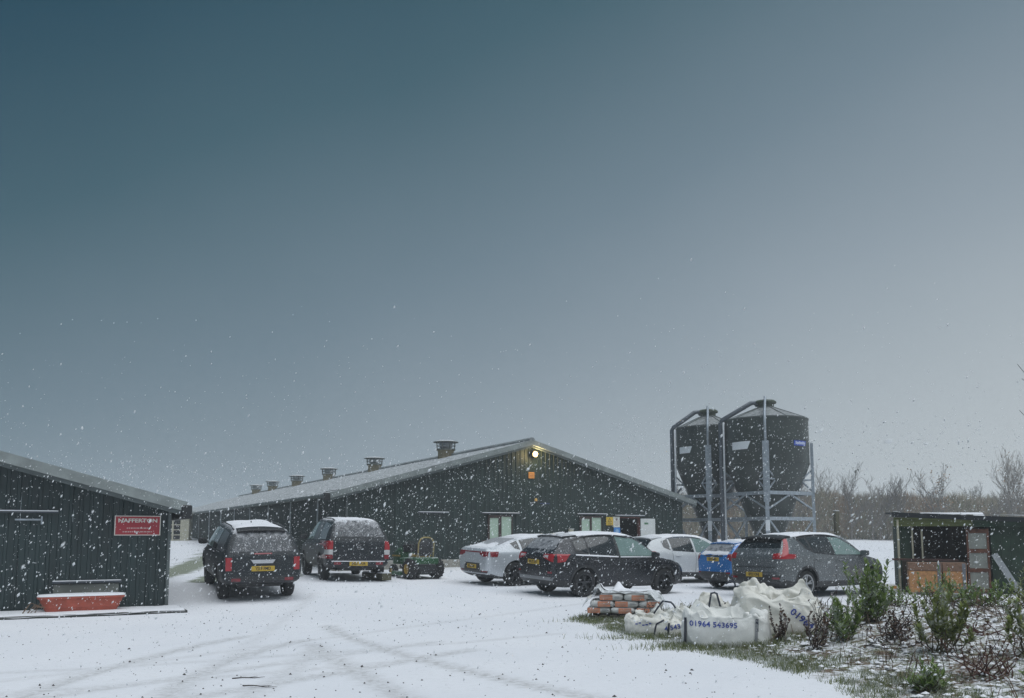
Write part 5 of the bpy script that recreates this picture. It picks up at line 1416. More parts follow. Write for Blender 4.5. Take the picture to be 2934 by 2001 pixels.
# rusty framed door with grey panels
dr = bpy.data.objects.new('door', None); C.objects.link(dr); dr.parent = hen; dr.location = (2.38, -0.10, 0.05)
mb = MB(); M['rust'] = mat('rusty_frame', (0.13, 0.055, 0.035), 0.85, var=0.5, scale=8)
mb.box(0, 0.07, -0.03, 0.03, 0, 1.74); mb.box(0.70, 0.78, -0.03, 0.03, 0, 1.74)
for z in (0.0, 0.55, 1.08, 1.62): mb.box(0.07, 0.70, -0.028, 0.028, z, z+0.11)
mb.build('frame', M['rust'], dr)
M['grey_panel'] = mat('dirty_grey_panel', (0.27, 0.285, 0.26), 0.7, var=0.2, scale=4)
for z0, z1 in ((0.11, 0.55), (0.66, 1.08), (1.19, 1.62)): MB().bbox(0.07, 0.70, -0.012, 0.012, z0, z1, 0.004).build('panel', M['grey_panel'], dr)
MB().bbox(0.79, 0.85, -0.06, 0.02, -0.05, 1.78, 0.005).build('door_post', M['old_cream'], hen)
for o in list(hen.children) + list(dr.children):      # frontage is 0.71 of the setting-out widths
    if o.type == 'MESH':
        for v in o.data.vertices: v.co.x *= 0.71
dr.location.x *= 0.71
bpy.context.view_layer.update()
HM = Matrix.Translation(hen.location) @ Matrix.Rotation(HA, 4, 'Z')
def hp(x, y, z=0.0): return HM @ Vector((x, y, z))
M['osb'] = mat('orange_strand_board', (0.42, 0.21, 0.085), 0.8, var=0.35, scale=14, bump=0.25)
M['osb_grey'] = mat('weathered_strand_board', (0.20, 0.115, 0.075), 0.85, var=0.3, scale=14, bump=0.25)
for x, w, lab in ((0.52, 0.80, 'wide orange chipboard crate in front of the hen house opening'), (1.24, 0.56, 'narrower orange chipboard crate next to the hen house door')):
    b = thing('chipboard_crate', lab, 'crate', hp(x, -0.85), HA, 'chipboard crates by the hen house')
    MB().bbox(-w/2, w/2, -0.28, 0.28, 0.09, 0.66, 0.008).build('box', M['osb'], b)
    MB().bbox(-w/2-0.01, w/2+0.01, -0.29, 0.29, 0.665, 0.88, 0.008).build('lid', M['osb_grey'], b)
    for dx in (-w/2+0.1, w/2-0.1): MB().bbox(dx-0.05, dx+0.05, -0.26, 0.26, -0.02, 0.088, 0.005).build('foot', M['old_cream'], b)
    MB().bbox(w/2-0.10, w/2-0.02, -0.297, -0.29, 0.10, 0.87, 0.002).build('strap', mat('grey_strap', (0.15, 0.16, 0.18), 0.5), b)
ln = thing('leaning_board', 'grey weathered board leaning against the hen house wall by the door', 'board', hp(2.45, -0.55), HA)
MB().bar((-0.10, 0.40, 1.10), (0.42, -0.1, 0.0), 0.16, 0.03, up=(0, -1, 0.4)).build('board', mat('pale_grey_board', (0.30, 0.32, 0.34), 0.8, var=0.25, snow=0.8, snow_lo=0.5), ln)
s = thing('feed_sack', 'small white sack slumped left of the chipboard crates', 'sack', hp(-0.40, -0.45), HA)
M['bag'] = mat('white_woven_bag', (0.74, 0.74, 0.71), 0.75, var=0.06, scale=5, bump=0.2, bscale=120)
mb = MB(); rows = []
for j in range(9):
    v = math.pi*j/8
    rows.append([(0.30*math.copysign(abs(math.cos(w))**0.8, math.cos(w))*math.sin(v)**0.7*(1+0.08*math.sin(5*w)), 0.17*math.sin(w)*math.sin(v)**0.7, 0.13-0.13*math.cos(v)+0.02*math.sin(3*w)*math.sin(v)) for w in [2*math.pi*k/20 for k in range(20)]])
mb.grid(rows, True); mb.build('sack', M['bag'], s, True)
MB().bbox(0.10, 0.24, -0.155, -0.13, 0.14, 0.22, 0.01).build('print_patch', M['orange_sign'], s)
# stubs and snowed roof behind the hen house
for x, lab in ((0.0, 'left of two short dark posts rising behind the hen house roof'), (0.50, 'right of two short dark posts rising behind the hen house roof')):
    p = thing('fence_post', lab, 'post', (18.0+x, 35.2, gz(18, 35.2)-0.2), 0.1, 'pair of posts behind the hen house')
    MB().bbox(-0.11, 0.11, -0.1, 0.1, 0, 2.55, 0.02).build('post', M['post_wood'], p)
fr = thing('garden_shed', 'small shed with snowy pitched roof just showing behind the hen house', 'shed', (22.7, 45, gz(22.7, 45)-0.32), R(-10))
MB().box(-1.2, 1.2, -1.0, 1.0, 0, 2.2).build('wall', M['post_wood'], fr)
mb = MB(); mb.add([(-1.5, -1.2, 2.15), (1.5, -1.2, 2.15), (1.5, 1.2, 2.15), (-1.5, 1.2, 2.15), (-1.5, 0, 2.85), (1.5, 0, 2.85)], [(0, 1, 5, 4), (2, 3, 4, 5), (0, 4, 3), (1, 2, 5), (0, 3, 2, 1)])
mb.build('roof', M['snow'], fr)

# ================================================================== BULK BAGS
M['bag_cream'] = mat('creamy_woven_bag', (0.70, 0.685, 0.63), 0.75, var=0.16, scale=3, bump=0.25, bscale=120)
M['bag_print'] = mat('blue_bag_print', (0.03, 0.06, 0.30), 0.6, var=0.25, scale=20)
M['strap_dark'] = mat('navy_strap', (0.02, 0.026, 0.045), 0.6, var=0.2)
def bulk_bag(label, x, y, a, b, h0, seed, rz, peaks, centre, fold=0.06, lean=(0, 0), m=None, crease=0.03, crumple=0.55, group='bulk bags heaped at the yard edge'):
    """open woven bag: walls, wavy rim with peaks (angle deg, height, width deg), slack fabric falling inside"""
    t = thing('bulk_bag', label, 'bag', (x, y, gz(x, y)-0.03), R(rz), group)
    n, sd = 96, seed*3.7
    def foot(w, k=1.0, p=3.2):
        c, s_ = math.cos(w), math.sin(w)
        return a*k*math.copysign(abs(c)**(2/p), c), b*k*math.copysign(abs(s_)**(2/p), s_)
    rows = []
    prof = [(0.0, 0.97, 0), (0.05, 1.0, 0), (0.2, 1.025, 0), (0.4, 1.03, 0), (0.55, 1.025, 0), (0.7, 1.01, 0), (0.82, 0.99, 0), (0.92, 0.965, 0), (1.0, 0.95, 0)]
    ws = [2*math.pi*k/n for k in range(n)]
    rim = []
    for w in ws:
        z = h0*(1 + 0.05*noise.noise(Vector((math.cos(w)*2, math.sin(w)*2, sd))))
        for ang, ph, wd in peaks:
            d = (math.degrees(w)-ang+180) % 360-180
            z += ph*math.exp(-(d/wd)**2)
        rim.append(z)
    for f, k, _ in prof:
        row = []
        for w, zr in zip(ws, rim):
            kk = k*(1+0.03*noise.noise(Vector((math.cos(w)*3, math.sin(w)*3, f*4+sd))) + crease*f*(1-2*abs(noise.noise(Vector((math.cos(w)*5+f*2, math.sin(w)*5, f*3+sd))))))
            X, Y = foot(w, kk)
            ex = max(0.0, zr-h0)*f**2
            X -= math.cos(w)*ex*0.35; Y -= math.sin(w)*ex*0.35
            row.append((X+lean[0]*f, Y+lean[1]*f, zr*f))
        rows.append(row)
    for q, kk in ((0.06, 0.94), (0.14, 0.88), (0.24, 0.80), (0.35, 0.71), (0.46, 0.61), (0.57, 0.51), (0.68, 0.41), (0.79, 0.30), (0.9, 0.18), (1.0, 0.02)):
        row = []
        for w, zr in zip(ws, rim):
            X, Y = foot(w, kk, 3.2-1.2*q)
            zz = zr*(1-q)**1.4 + centre*(1-(1-q)**1.4) - 0.05*math.sin(math.pi*q)
            nv = Vector((X*3.2, Y*3.2, sd))
            rg = 1 - 2.2*abs(noise.noise(nv*1.3)); rg2 = 1 - 2.2*abs(noise.noise(nv*2.6+Vector((3, 1, 0))))
            zz += fold*(1.4*rg*abs(rg) + 0.4*rg2 + 0.5*math.sin(7*w+sd+6*noise.noise(nv)))*math.sin(math.pi*min(1, q*0.9+0.1))
            ex = max(0.0, zr-h0)*(1-q)
            X -= math.cos(w)*ex*0.35; Y -= math.sin(w)*ex*0.35
            row.append((X+lean[0]+0.03*noise.noise(nv*2), Y+lean[1]+0.03*noise.noise(nv*2+Vector((5, 0, 0))), max(0.03, zz)))
        rows.append(row)
    mb = MB(); mb.grid(rows, True)
    body = mb.build('fabric', m or M['bag'], t, True)
    sub = body.modifiers.new('s', 'SUBSURF'); sub.levels = 2; sub.render_levels = 2
    dg = bpy.context.evaluated_depsgraph_get(); me = bpy.data.meshes.new_from_object(body.evaluated_get(dg)); body.modifiers.clear(); body.data = me
    nr = [v.normal.copy() for v in me.vertices]
    for v, nn in zip(me.vertices, nr):          # crumpled cloth: sharp creases, stronger where the fabric hangs loose
        k = 0.25 + 0.75*smooth(h0*0.7, h0*1.05, v.co.z)
        c = v.co
        w1 = noise.noise(Vector((c.x*2.2+sd, c.y*2.2, c.z*2.6))); w2 = noise.noise(Vector((c.x*7.5, c.y*7.5+sd, c.z*9.0)))
        r1, r2 = max(0.0, 1-abs(w1)*3.0)**2, max(0.0, 1-abs(w2)*3.0)**2
        v.co = c + nn*k*crumple*(0.11*(r1-0.3) + 0.016*(r2-0.3))
    me.update()
    return t, me
class Proj:
    """lays flat print or straps onto a bag along -y -> +y (its front)"""
    def __init__(s, me):
        bm = bmesh.new(); bm.from_mesh(me); s.t = BVHTree.FromBMesh(bm); bm.free()
    def front(s, x, z, off):
        p, n, i, d = s.t.ray_cast(Vector((x, -4, z)), Vector((0, 1, 0)))
        if p is None: p, n, i, d = s.t.find_nearest(Vector((x, -0.5, z)))
        if n.y > 0: n = -n
        return p + n*off
    def top(s, x, y, off):
        p, n, i, d = s.t.ray_cast(Vector((x, y, 4)), Vector((0, 0, -1)))
        if p is None: p, n, i, d = s.t.find_nearest(Vector((x, y, 0.5)))
        return p + Vector((0, 0, off))
def bag_text(t, me, txt, size, x, z, tilt=0.0, sx=1.1, name='lettering'):
    pr = Proj(me)
    o = text_obj(txt, size, (0, 0, 0), (0, 0, 0), M['bag_print'], t, name, ext=0.0, bold=size*0.02)
    bm = bmesh.new(); bm.from_mesh(o.data)
    bmesh.ops.triangulate(bm, faces=bm.faces)
    for v in bm.verts:
        u, w = v.co.x*sx, v.co.y
        u, w = u*math.cos(tilt)-w*math.sin(tilt), u*math.sin(tilt)+w*math.cos(tilt)
        v.co = pr.front(x+u, z+w, 0.009)
    bm.to_mesh(o.data); bm.free(); o.scale = (1, 1, 1)
    return o
def bag_strap(t, me, pts, w=0.035, m=None, mode='front', name='strap'):
    pr = Proj(me); f = pr.front if mode == 'front' else pr.top
    P_ = resample(pts, 14); rows = []
    for i, q in enumerate(P_):
        d = (P_[min(i+1, 14)]-P_[max(i-1, 0)]).normalized(); nrm = Vector((-d.y, d.x))
        rows.append([tuple(f(q.x+nrm.x*w/2*k, q.y+nrm.y*w/2*k, 0.010)) for k in (-1, 0, 1)])
    return MB().grid(rows).build(name, m or M['strap_dark'], t)
BR = 14
t1, m1 = bulk_bag('front white bulk bag printed with a blue phone number', 3.18, 13.15, 0.62, 0.48, 0.44, 3, -8, ((128, 0.20, 20), (60, 0.24, 22), (15, 0.07, 26), (192, 0.08, 18), (95, 0.05, 18)), 0.20, 0.12, crease=0.012)
bag_text(t1, m1, '01964 543695', 0.105, -0.21, 0.33, R(-1.5))
bag_strap(t1, m1, [(0.37, 0.02), (0.40, 0.41)], 0.045, mat('grey_strap_bag', (0.25, 0.26, 0.27), 0.6))
bag_strap(t1, m1, [(0.395, 0.24), (0.405, 0.42)], 0.04)
bag_strap(t1, m1, [(-0.60, 0.03), (-0.59, 0.41)], 0.03)
t2, m2 = bulk_bag('slumped white bulk bag left of the front bag with torn blue print', 2.42, 14.6, 0.52, 0.40, 0.24, 5, -16, ((28, 0.24, 24), (150, 0.04, 40), (75, 0.10, 22), (205, 0.04, 25)), 0.15, 0.11, m=M['bag_cream'], crease=0.05)
bag_text(t2, m2, '4 5436', 0.10, 0.30, 0.15, R(10))
bag_strap(t2, m2, [(-0.02, 0.02), (0.02, 0.20), (0.14, 0.26)], 0.025)
bag_strap(t2, m2, [(0.20, 0.02), (0.22, 0.22)], 0.03)
mbp = MB(); pr = Proj(m2)
for q in range(5):
    c0 = pr.front(-0.30+q*0.055, 0.19+0.02*math.sin(q*2), 0.007); mbp.box(c0.x-0.02, c0.x+0.02, c0.y-0.002, c0.y+0.004, c0.z-0.008, c0.z+0.010)
mbp.build('torn_print', M['bag_print'], t2)
t3, m3 = bulk_bag('tall draped white bulk bag behind the front bag at the right of the heap', 4.12, 13.75, 0.66, 0.55, 0.52, 7, -20, ((205, 0.12, 24), (125, 0.22, 26), (60, 0.26, 26), (345, -0.16, 34), (300, -0.03, 30)), 0.42, 0.13, m=M['bag_cream'], crease=0.06)
bag_text(t3, m3, '01964', 0.14, 0.40, 0.24, R(-40))
bag_strap(t3, m3, [(-0.60, 0.05), (-0.58, 0.30), (-0.5, 0.42)], 0.05)
t4, m4 = bulk_bag('collapsed white bulk bag with pointed folds at the back left of the heap', 2.90, 14.95, 0.50, 0.42, 0.20, 9, 10, ((250, 0.14, 18), (160, 0.24, 16), (80, 0.12, 22)), 0.12, 0.10, crease=0.06)
bag_strap(t4, m4, [(-0.2, 0.05), (-0.1, 0.20)], 0.03)
t5, m5 = bulk_bag('white bulk bag peaking in the middle of the heap behind the front bag', 3.55, 14.35, 0.56, 0.45, 0.38, 12, 5, ((232, 0.20, 20), (120, 0.26, 22), (40, 0.24, 22), (180, 0.10, 18)), 0.28, 0.13, m=M['bag_cream'], crease=0.06)
bag_strap(t5, m5, [(-0.25, 0.24), (-0.12, 0.42), (-0.02, 0.48)], 0.04)
bag_strap(t5, m5, [(0.22, 0.0), (0.30, 0.25)], 0.045, mode='top')
# lifting loops
for t, pts in ((t1, [(-0.20, 0.40, 0.50), (-0.16, 0.42, 0.72), (-0.08, 0.42, 0.74), (-0.02, 0.44, 0.50)]), (t5, [(0.20, 0.30, 0.40), (0.21, 0.31, 0.76), (0.15, 0.32, 0.79), (0.05, 0.33, 0.74)]), (t2, [(-0.1, 0.2, 0.30), (0.05, 0.22, 0.52), (0.22, 0.2, 0.50), (0.34, 0.1, 0.30)])):
    MB().path([tuple(p) for p in resample(pts, 10)], 0.016, 5).build('lifting_loop', M['strap_dark'], t, True)

# ================================================================== STACK OF SACKS
SX, SY = 2.20, 17.05; SR = R(-10)
base = gz(SX, SY)
plt = thing('pallet', 'weathered timber pallet under the stack of printed sacks', 'pallet', (SX, SY, base-0.02), SR)
for k in range(3): MB().bbox(-0.62, 0.62, -0.40+k*0.36, -0.30+k*0.36, 0.0, 0.09, 0.005).build('bearer', M['post_wood'], plt)
for k in range(7): MB().bbox(-0.66+k*0.19, -0.53+k*0.19, -0.44, 0.50, 0.092, 0.115, 0.004).build('slat', M['post_wood'], plt)
M['sack'] = mat('grey_white_sack', (0.60, 0.60, 0.58), 0.45, var=0.14, scale=9)
M['sack_orange'] = mat('orange_sack_print', (0.62, 0.25, 0.15), 0.45, var=0.2, scale=9)
M['sack_print'] = mat('faint_sack_print', (0.26, 0.27, 0.27), 0.5, var=0.2)
def sack_mesh():
    rows = []
    for j in range(9):
        v = math.pi*j/8; sv, cv = math.sin(v), math.cos(v)
        rows.append([(0.232*math.copysign(abs(math.cos(w))**0.35, math.cos(w))*sv**0.35, 0.20*math.copysign(abs(math.sin(w))**0.35, math.sin(w))*sv**0.35, 0.064-0.064*math.copysign(abs(cv)**0.7, cv)) for w in [2*math.pi*k/28 for k in range(28)]])
    mb = MB(); mb.grid(rows, True); return mb.mesh('sack', M['sack'], True)
sack_me = sack_mesh()
or_me = MB(); or_me.grid([[(x, -0.2055-0.004*math.sin(math.pi*k), 0.014+0.10*k) for x in (-0.21, -0.12, -0.02, 0.03)] for k in (0, 0.25, 0.5, 0.75, 1.0)]); or_me = or_me.mesh('label_panel', M['sack_orange'])
pr_me = MB(); pr_me.box(-0.18, 0.0, -0.2120, -0.2105, 0.062, 0.080); pr_me.box(-0.18, -0.04, -0.2120, -0.2105, 0.040, 0.050); pr_me = pr_me.mesh('label_lettering', mat('pale_label_print', (0.60, 0.36, 0.26)))
pg_me = MB(); pg_me.box(0.06, 0.19, -0.2105, -0.2065, 0.055, 0.066); pg_me.box(0.07, 0.16, -0.2105, -0.2065, 0.080, 0.088); pg_me = pg_me.mesh('side_print', M['sack_print'])
SM = Matrix.Translation((SX, SY, base)) @ Matrix.Rotation(SR, 4, 'Z')
rs_ = random.Random(6)
names = {0: 'bottom', 1: 'middle', 2: 'top'}
for lay in range(3):
    xs_ = ((-0.50, -0.03, 0.44), (-0.44, 0.03, 0.50), (-0.26, 0.21))[lay]
    for row in range(2):
        for i, x in enumerate(xs_):
            pos = ('left end', 'middle', 'right end')[i] if len(xs_) == 3 else ('left', 'right')[i]
            if row == 0:
                lab = f'orange and grey printed sack, {pos} of the {names[lay]} layer facing the yard'
            else: lab = f'printed sack in the back row of the wrapped stack, {pos} of the {names[lay]} layer'
            q = thing('printed_sack', lab, 'sack', SM @ Vector((x+rs_.uniform(-.012, .012), -0.20+row*0.42+rs_.uniform(-.015, .015), 0.118+lay*0.122)), SR+rs_.uniform(-.04, .04)+(math.pi if row else 0), 'printed sacks stacked on the pallet')
            link('sack_body', sack_me, q); l_ = link('label_panel', or_me, q); link('label_lettering', pr_me, l_); link('side_print', pg_me, q)
            if (i+lay) % 2 == 1: l_.location.x = 0.13
# torn plastic cover with snow on it
def plastic():
    m, nt, p = base_mat('cloudy_plastic')
    p.inputs['Base Color'].default_value = (0.75, 0.77, 0.78, 1); p.inputs['Roughness'].default_value = 0.3
    tc = nt.nodes.new('ShaderNodeTexCoord'); n = nd(nt, 'ShaderNodeTexNoise', Scale=6.0, Detail=4.0); nt.links.new(tc.outputs['Object'], n.inputs['Vector'])
    nt.links.new(ramp(nt, n.outputs['Fac'], 0.35, 0.65, (0.28, 0.28, 0.28, 1), (0.95, 0.95, 0.95, 1)), p.inputs['Alpha'])
    return m
cv = thing('plastic_cover', 'torn cloudy plastic cover with snow draped over the stack of sacks', 'cover', (SX, SY, base), SR)
rows = []
for j in range(19):
    v = j/18
    row = []
    for i in range(37):
        u = i/36; x = -0.80+1.6*u; y = -0.46+1.02*v
        inx = 0.5 if True else 0
        zt2 = 0.495 if -0.52 < x < 0.46 else (0.375 if -0.70 < x < 0.74 else 0.2)
        zt2 = 0.495 - 0.125*smooth(0.44, 0.60, x) - 0.16*smooth(0.68, 0.80, x) - 0.125*(1-smooth(-0.66, -0.48, x)) - 0.14*(1-smooth(-0.80, -0.70, x))
        nn_ = noise.noise(Vector((x*5, y*5, 2)))
        z = zt2 + 0.03 + 0.05*abs(nn_) + 0.15*math.exp(-((x+0.52)/0.07)**2-((v-0.1)/0.30)**2) + 0.14*math.exp(-((x+0.16)/0.08)**2-((v-0.75)/0.2)**2) + 0.12*math.exp(-((x-0.58)/0.09)**2-((v-0.6)/0.3)**2)
        if j == 0: z -= 0.025
        row.append((x+0.02*nn_, y, z))
    rows.append(row)
MB().grid(rows).build('sheet', plastic(), cv, True)
rows2 = [[(p[0]*0.93, p[1]*0.9+0.02, p[2]+0.012+0.01*noise.noise(Vector((p[0]*9, p[1]*9, 0)))) for p in r[3:34]] for r in rows[2:16]]
MB().grid(rows2).build('snow_cap', M['snow'], cv, True)
gs = thing('grey_slab', 'flat grey panel with snow lying behind the stack of sacks', 'panel', (2.75, 18.6, gz(2.75, 18.6)), R(-6))
MB().bbox(-0.42, 0.40, -0.22, 0.22, 0.05, 0.40, 0.01).build('slab', mat('slate_grey_panel', (0.13, 0.15, 0.145), 0.6, var=0.2, snow=0.9, snow_lo=0.8), gs)
MB().bbox(0.25, 0.38, -0.225, -0.215, 0.27, 0.37, 0.002).build('slot', M['black'], gs)
MB().bbox(-0.40, 0.38, -0.2, 0.2, 0.402, 0.43, 0.01).build('snow_cap', M['snow'], gs)

# ================================================================== PLANTS ON THE BANK
M['leaf_ever'] = leaf_mat('evergreen_leaf', (0.066, 0.130, 0.026), (0.26, 0.35, 0.09), snow=0.35, rough=0.4, thru=0.3)
M['leaf_olive'] = leaf_mat('olive_leaf', (0.092, 0.125, 0.028), (0.28, 0.32, 0.09), snow=0.35, rough=0.45, thru=0.3)
M['leaf_dead'] = leaf_mat('dead_leaf', (0.035, 0.020, 0.014), (0.14, 0.075, 0.042), snow=0.3, thru=0.2)
M['stem_green'] = mat('green_brown_stem', (0.075, 0.060, 0.030), 0.8, var=0.3)
M['stem_dark'] = mat('dark_dead_stem', (0.028, 0.018, 0.015), 0.85, var=0.3)
M['stem_red'] = mat('red_brown_stem', (0.085, 0.035, 0.026), 0.85, var=0.3)
def leaf_quads(V, F, c, d, up, L, w):
    """one folded leaf: two quads sharing a midrib"""
    d = d.normalized(); s = d.cross(up)
    if s.length < 1e-4: s = d.orthogonal()
    s.normalize(); nrm = s.cross(d)
    tip = c + d*L; mid = c + d*L*0.45
    n = len(V)
    V += [tuple(c), tuple(mid+s*w/2+nrm*w*0.18), tuple(tip-nrm*L*0.08), tuple(mid-s*w/2+nrm*w*0.18), tuple(mid)]
    F += [(n, n+1, n+4), (n+1, n+2, n+4), (n, n+4, n+3), (n+4, n+2, n+3)]
def shrub(label, x, y, h, w, seed, n_st, n_leaf, lm, sm_=None, L=0.11, lw=0.042, low=0.15, name='shrub', group=None, bare=0.0):
    rnd = random.Random(seed)
    t = thing(name, label, 'shrub', (x, y, gz(x, y)-0.02), 0, group)
    st, V, F = MB(), [], []
    for k in range(n_st):
        az = rnd.uniform(0, 2*math.pi); out = rnd.random()**0.6*w/2; hh = h*rnd.uniform(0.35, 1.0)*(1-0.25*(out/(w/2))**2)
        p0 = Vector((rnd.gauss(0, w*0.16), rnd.gauss(0, w*0.16), 0)); p1 = Vector((out*math.cos(az)+rnd.gauss(0, w*0.10), out*math.sin(az)+rnd.gauss(0, w*0.10), hh))
        pts = []
        for i in range(7):
            q = i/6
            pts.append(p0.lerp(p1, q) + Vector((out*0.25*math.cos(az)*math.sin(math.pi*q), out*0.25*math.sin(az)*math.sin(math.pi*q), 0)) + Vector((rnd.gauss(0, .02), rnd.gauss(0, .02), 0)))
        st.path([tuple(q) for q in pts], [0.009*(1-0.75*i/6) for i in range(7)], 4, cap=False)
        for j in range(n_leaf):
            q = low + (1-low)*(j+rnd.random())/n_leaf
            if rnd.random() < bare: continue
            i = min(5, int(q*6)); c = pts[i].lerp(pts[i+1], q*6-i)
            a2 = j*2.4+rnd.gauss(0, .5); el = rnd.uniform(0.1, 0.9)+0.5*q
            d = Vector((math.cos(a2)*math.cos(el), math.sin(a2)*math.cos(el), math.sin(el)))
            leaf_quads(V, F, c, d, Vector((0, 0, 1)), L*rnd.uniform(0.6, 1.2), lw*rnd.uniform(0.7, 1.2))
    st.build('stems', sm_ or M['stem_green'], t)
    if F:
        me = bpy.data.meshes.new('foliage'); me.from_pydata(V, [], F); me.materials.append(lm); link('foliage', me, t)
    return t
G = 'evergreen shrubs on the bank'
shrub('tall leafy evergreen shrub in front of the grey SUV bonnet', 5.42, 13.35, 1.12, 0.62, 1, 28, 42, M['leaf_ever'], group=G)
shrub('bushy evergreen shrub with bare brown foot before the chipboard crates', 5.30, 10.95, 0.98, 0.66, 2, 24, 40, M['leaf_olive'], low=0.42, group=G)
shrub('smaller thin leaved green shrub right of the bulk bags', 4.62, 12.25, 0.80, 0.50, 3, 17, 34, M['leaf_ever'], group=G)
shrub('dark evergreen shrub cut by the right edge of the picture', 6.02, 10.2, 0.92, 0.60, 4, 18, 30, M['leaf_olive'], low=0.3, group=G)
shrub('low green leafy clump in the lower right foreground', 4.28, 9.15, 0.34, 0.42, 5, 26, 18, M['leaf_ever'], L=0.10, lw=0.030, low=0.05, group=G)
shrub('second low green clump near the lower right corner', 5.25, 8.65, 0.28, 0.55, 6, 26, 16, M['leaf_ever'], L=0.09, low=0.05, group=G)
shrub('snow dusted bramble clump below the hen house door', 8.1, 15.2, 0.55, 1.3, 7, 36, 22, M['leaf_ever'], L=0.09, lw=0.05, low=0.2)
shrub('loose bramble growth along the hen house wall at the right', 9.7, 16.2, 0.95, 1.3, 8, 34, 26, M['leaf_olive'], L=0.08, lw=0.04, low=0.2)
shrub('dark withered leafy plant beside the leaning board', 9.1, 18.6, 1.0, 0.9, 9, 26, 26, M['leaf_ever'], M['stem_dark'], L=0.09, lw=0.035, low=0.3)
shrub('low bramble patch between the two tall shrubs', 6.3, 14.6, 0.45, 1.0, 10, 26, 16, M['leaf_ever'], L=0.07, lw=0.035, low=0.2)
D = 'dead stalks on the bank'
shrub('blackened dead flower stalk against the front bulk bag', 3.86, 12.75, 0.62, 0.30, 21, 12, 16, M['leaf_dead'], M['stem_dark'], L=0.05, low=0.3, name='dead_plant', group=D)
shrub('dark dead flower stalks between the bulk bags and the thin green shrub', 4.12, 11.95, 0.62, 0.40, 22, 12, 16, M['leaf_dead'], M['stem_dark'], L=0.055, low=0.3, name='dead_plant', group=D)
shrub('red brown twiggy dead plant in the right foreground', 5.15, 9.6, 0.62, 0.75, 23, 26, 5, M['leaf_dead'], M['stem_red'], L=0.035, low=0.5, name='dead_plant', group=D)
shrub('bare thin stalks standing left of the bushy evergreen', 5.35, 12.4, 0.62, 0.7, 24, 18, 3, M['leaf_dead'], M['stem_dark'], L=0.03, low=0.7, name='dead_plant', group=D)
shrub('withered stalk beside the right edge shrub', 5.85, 9.3, 0.6, 0.4, 25, 14, 10, M['leaf_dead'], M['stem_dark'], L=0.045, low=0.4, name='dead_plant', group=D)
shrub('thin arching dead stalks leaning over the tall bulk bag', 4.55, 12.9, 0.85, 0.9, 26, 16, 3, M['leaf_dead'], M['stem_dark'], L=0.03, low=0.6, name='dead_plant', group=D)
shrub('curled wiry dead weed between the sacks and the bulk bags', 2.55, 16.0, 0.48, 0.45, 27, 9, 4, M['leaf_dead'], M['stem_dark'], L=0.03, low=0.5, name='dead_plant', group=D)
shrub('dark dead weed clump in front of the tall right shrub', 5.15, 11.9, 0.5, 0.45, 28, 16, 14, M['leaf_dead'], M['stem_dark'], L=0.05, low=0.3, name='dead_plant', group=D)
shrub('tangle of arching brown bramble canes right of the bushy evergreen', 6.05, 11.6, 0.55, 1.1, 41, 14, 4, M['leaf_dead'], M['stem_red'], L=0.05, low=0.3, name='dead_plant', group=D)
shrub('brown weed tangle between the tall evergreen and the hen house', 6.9, 13.6, 0.5, 1.2, 42, 16, 5, M['leaf_dead'], M['stem_dark'], L=0.05, low=0.3, name='dead_plant', group=D)
shrub('mixed green and brown weeds under the dark evergreen at the right edge', 5.95, 9.75, 0.4, 0.8, 43, 14, 8, M['leaf_olive'], M['stem_dark'], L=0.06, low=0.2, name='dead_plant', group=D)
shrub('straggly brown weeds at the foot of the thin leaved shrub', 4.95, 11.6, 0.36, 0.8, 44, 12, 6, M['leaf_dead'], M['stem_dark'], L=0.05, low=0.2, name='dead_plant', group=D)
# short grass poking through the snow on the bank and along its edge
rnd = random.Random(31)
V, F = [], []
def blade(x, y, h, w, lean):
    az = rnd.uniform(0, 6.283); z = gz(x, y)-0.005; a = rnd.uniform(0, 6.283)
    dx, dy = math.cos(az)*w/2, math.sin(az)*w/2; lx, ly = math.cos(a)*lean*h, math.sin(a)*lean*h
    n = len(V)
    V.extend([(x-dx, y-dy, z), (x+dx, y+dy, z), (x+dx*0.6+lx*0.5, y+dy*0.6+ly*0.5, z+h*0.65), (x-dx*0.6+lx*0.5, y-dy*0.6+ly*0.5, z+h*0.65), (x+lx, y+ly, z+h)])
    F.append((n, n+1, n+2, n+3)); F.append((n+3, n+2, n+4))
cnt = 0
while cnt < 24000:
    y = 7.2 + 12.5*rnd.random()**1.2
    e = edge_x(y)
    b = rnd.expovariate(1.1) - 0.22
    x = e + b
    if x > 0.66*y + 0.5: continue
    f = noise.noise(Vector((x*1.3, y*1.3, 7.0))) + 0.6*noise.noise(Vector((x*4, y*4, 2.0)))
    dens = (0.95 if b < 1.3 else 0.5) * (1.0 if f > -0.05 else 0.10) * (smooth(-0.25, 0.15, b)*0.9+0.03)
    if rnd.random() > dens: continue
    blade(x, y, rnd.uniform(0.025, 0.085)*(1.25 if f > 0.2 else 1), rnd.uniform(0.005, 0.010), rnd.uniform(0.2, 0.9)); cnt += 1
for cx, cy, r_, k in ((2.25, 16.55, 0.5, 800), (1.6, 16.5, 0.3, 300), (2.4, 13.85, 0.5, 700), (3.15, 12.62, 0.55, 1500), (2.6, 12.95, 0.35, 500), (4.0, 12.8, 0.4, 600)):
    for _ in range(k):
        x, y = cx + rnd.gauss(0, r_), cy + rnd.gauss(0, 0.10)
        blade(x, y, rnd.uniform(0.04, 0.12), 0.009, rnd.uniform(0.2, 0.8))
me = bpy.data.meshes.new('grass'); me.from_pydata(V, [], F)
me.materials.append(leaf_mat('winter_grass', (0.070, 0.10, 0.030), (0.25, 0.27, 0.12), snow=0.45, thru=0.3)); 
tag(link('grass', me), 'short winter grass poking through the snow along the bank', 'grass', None, 'stuff')
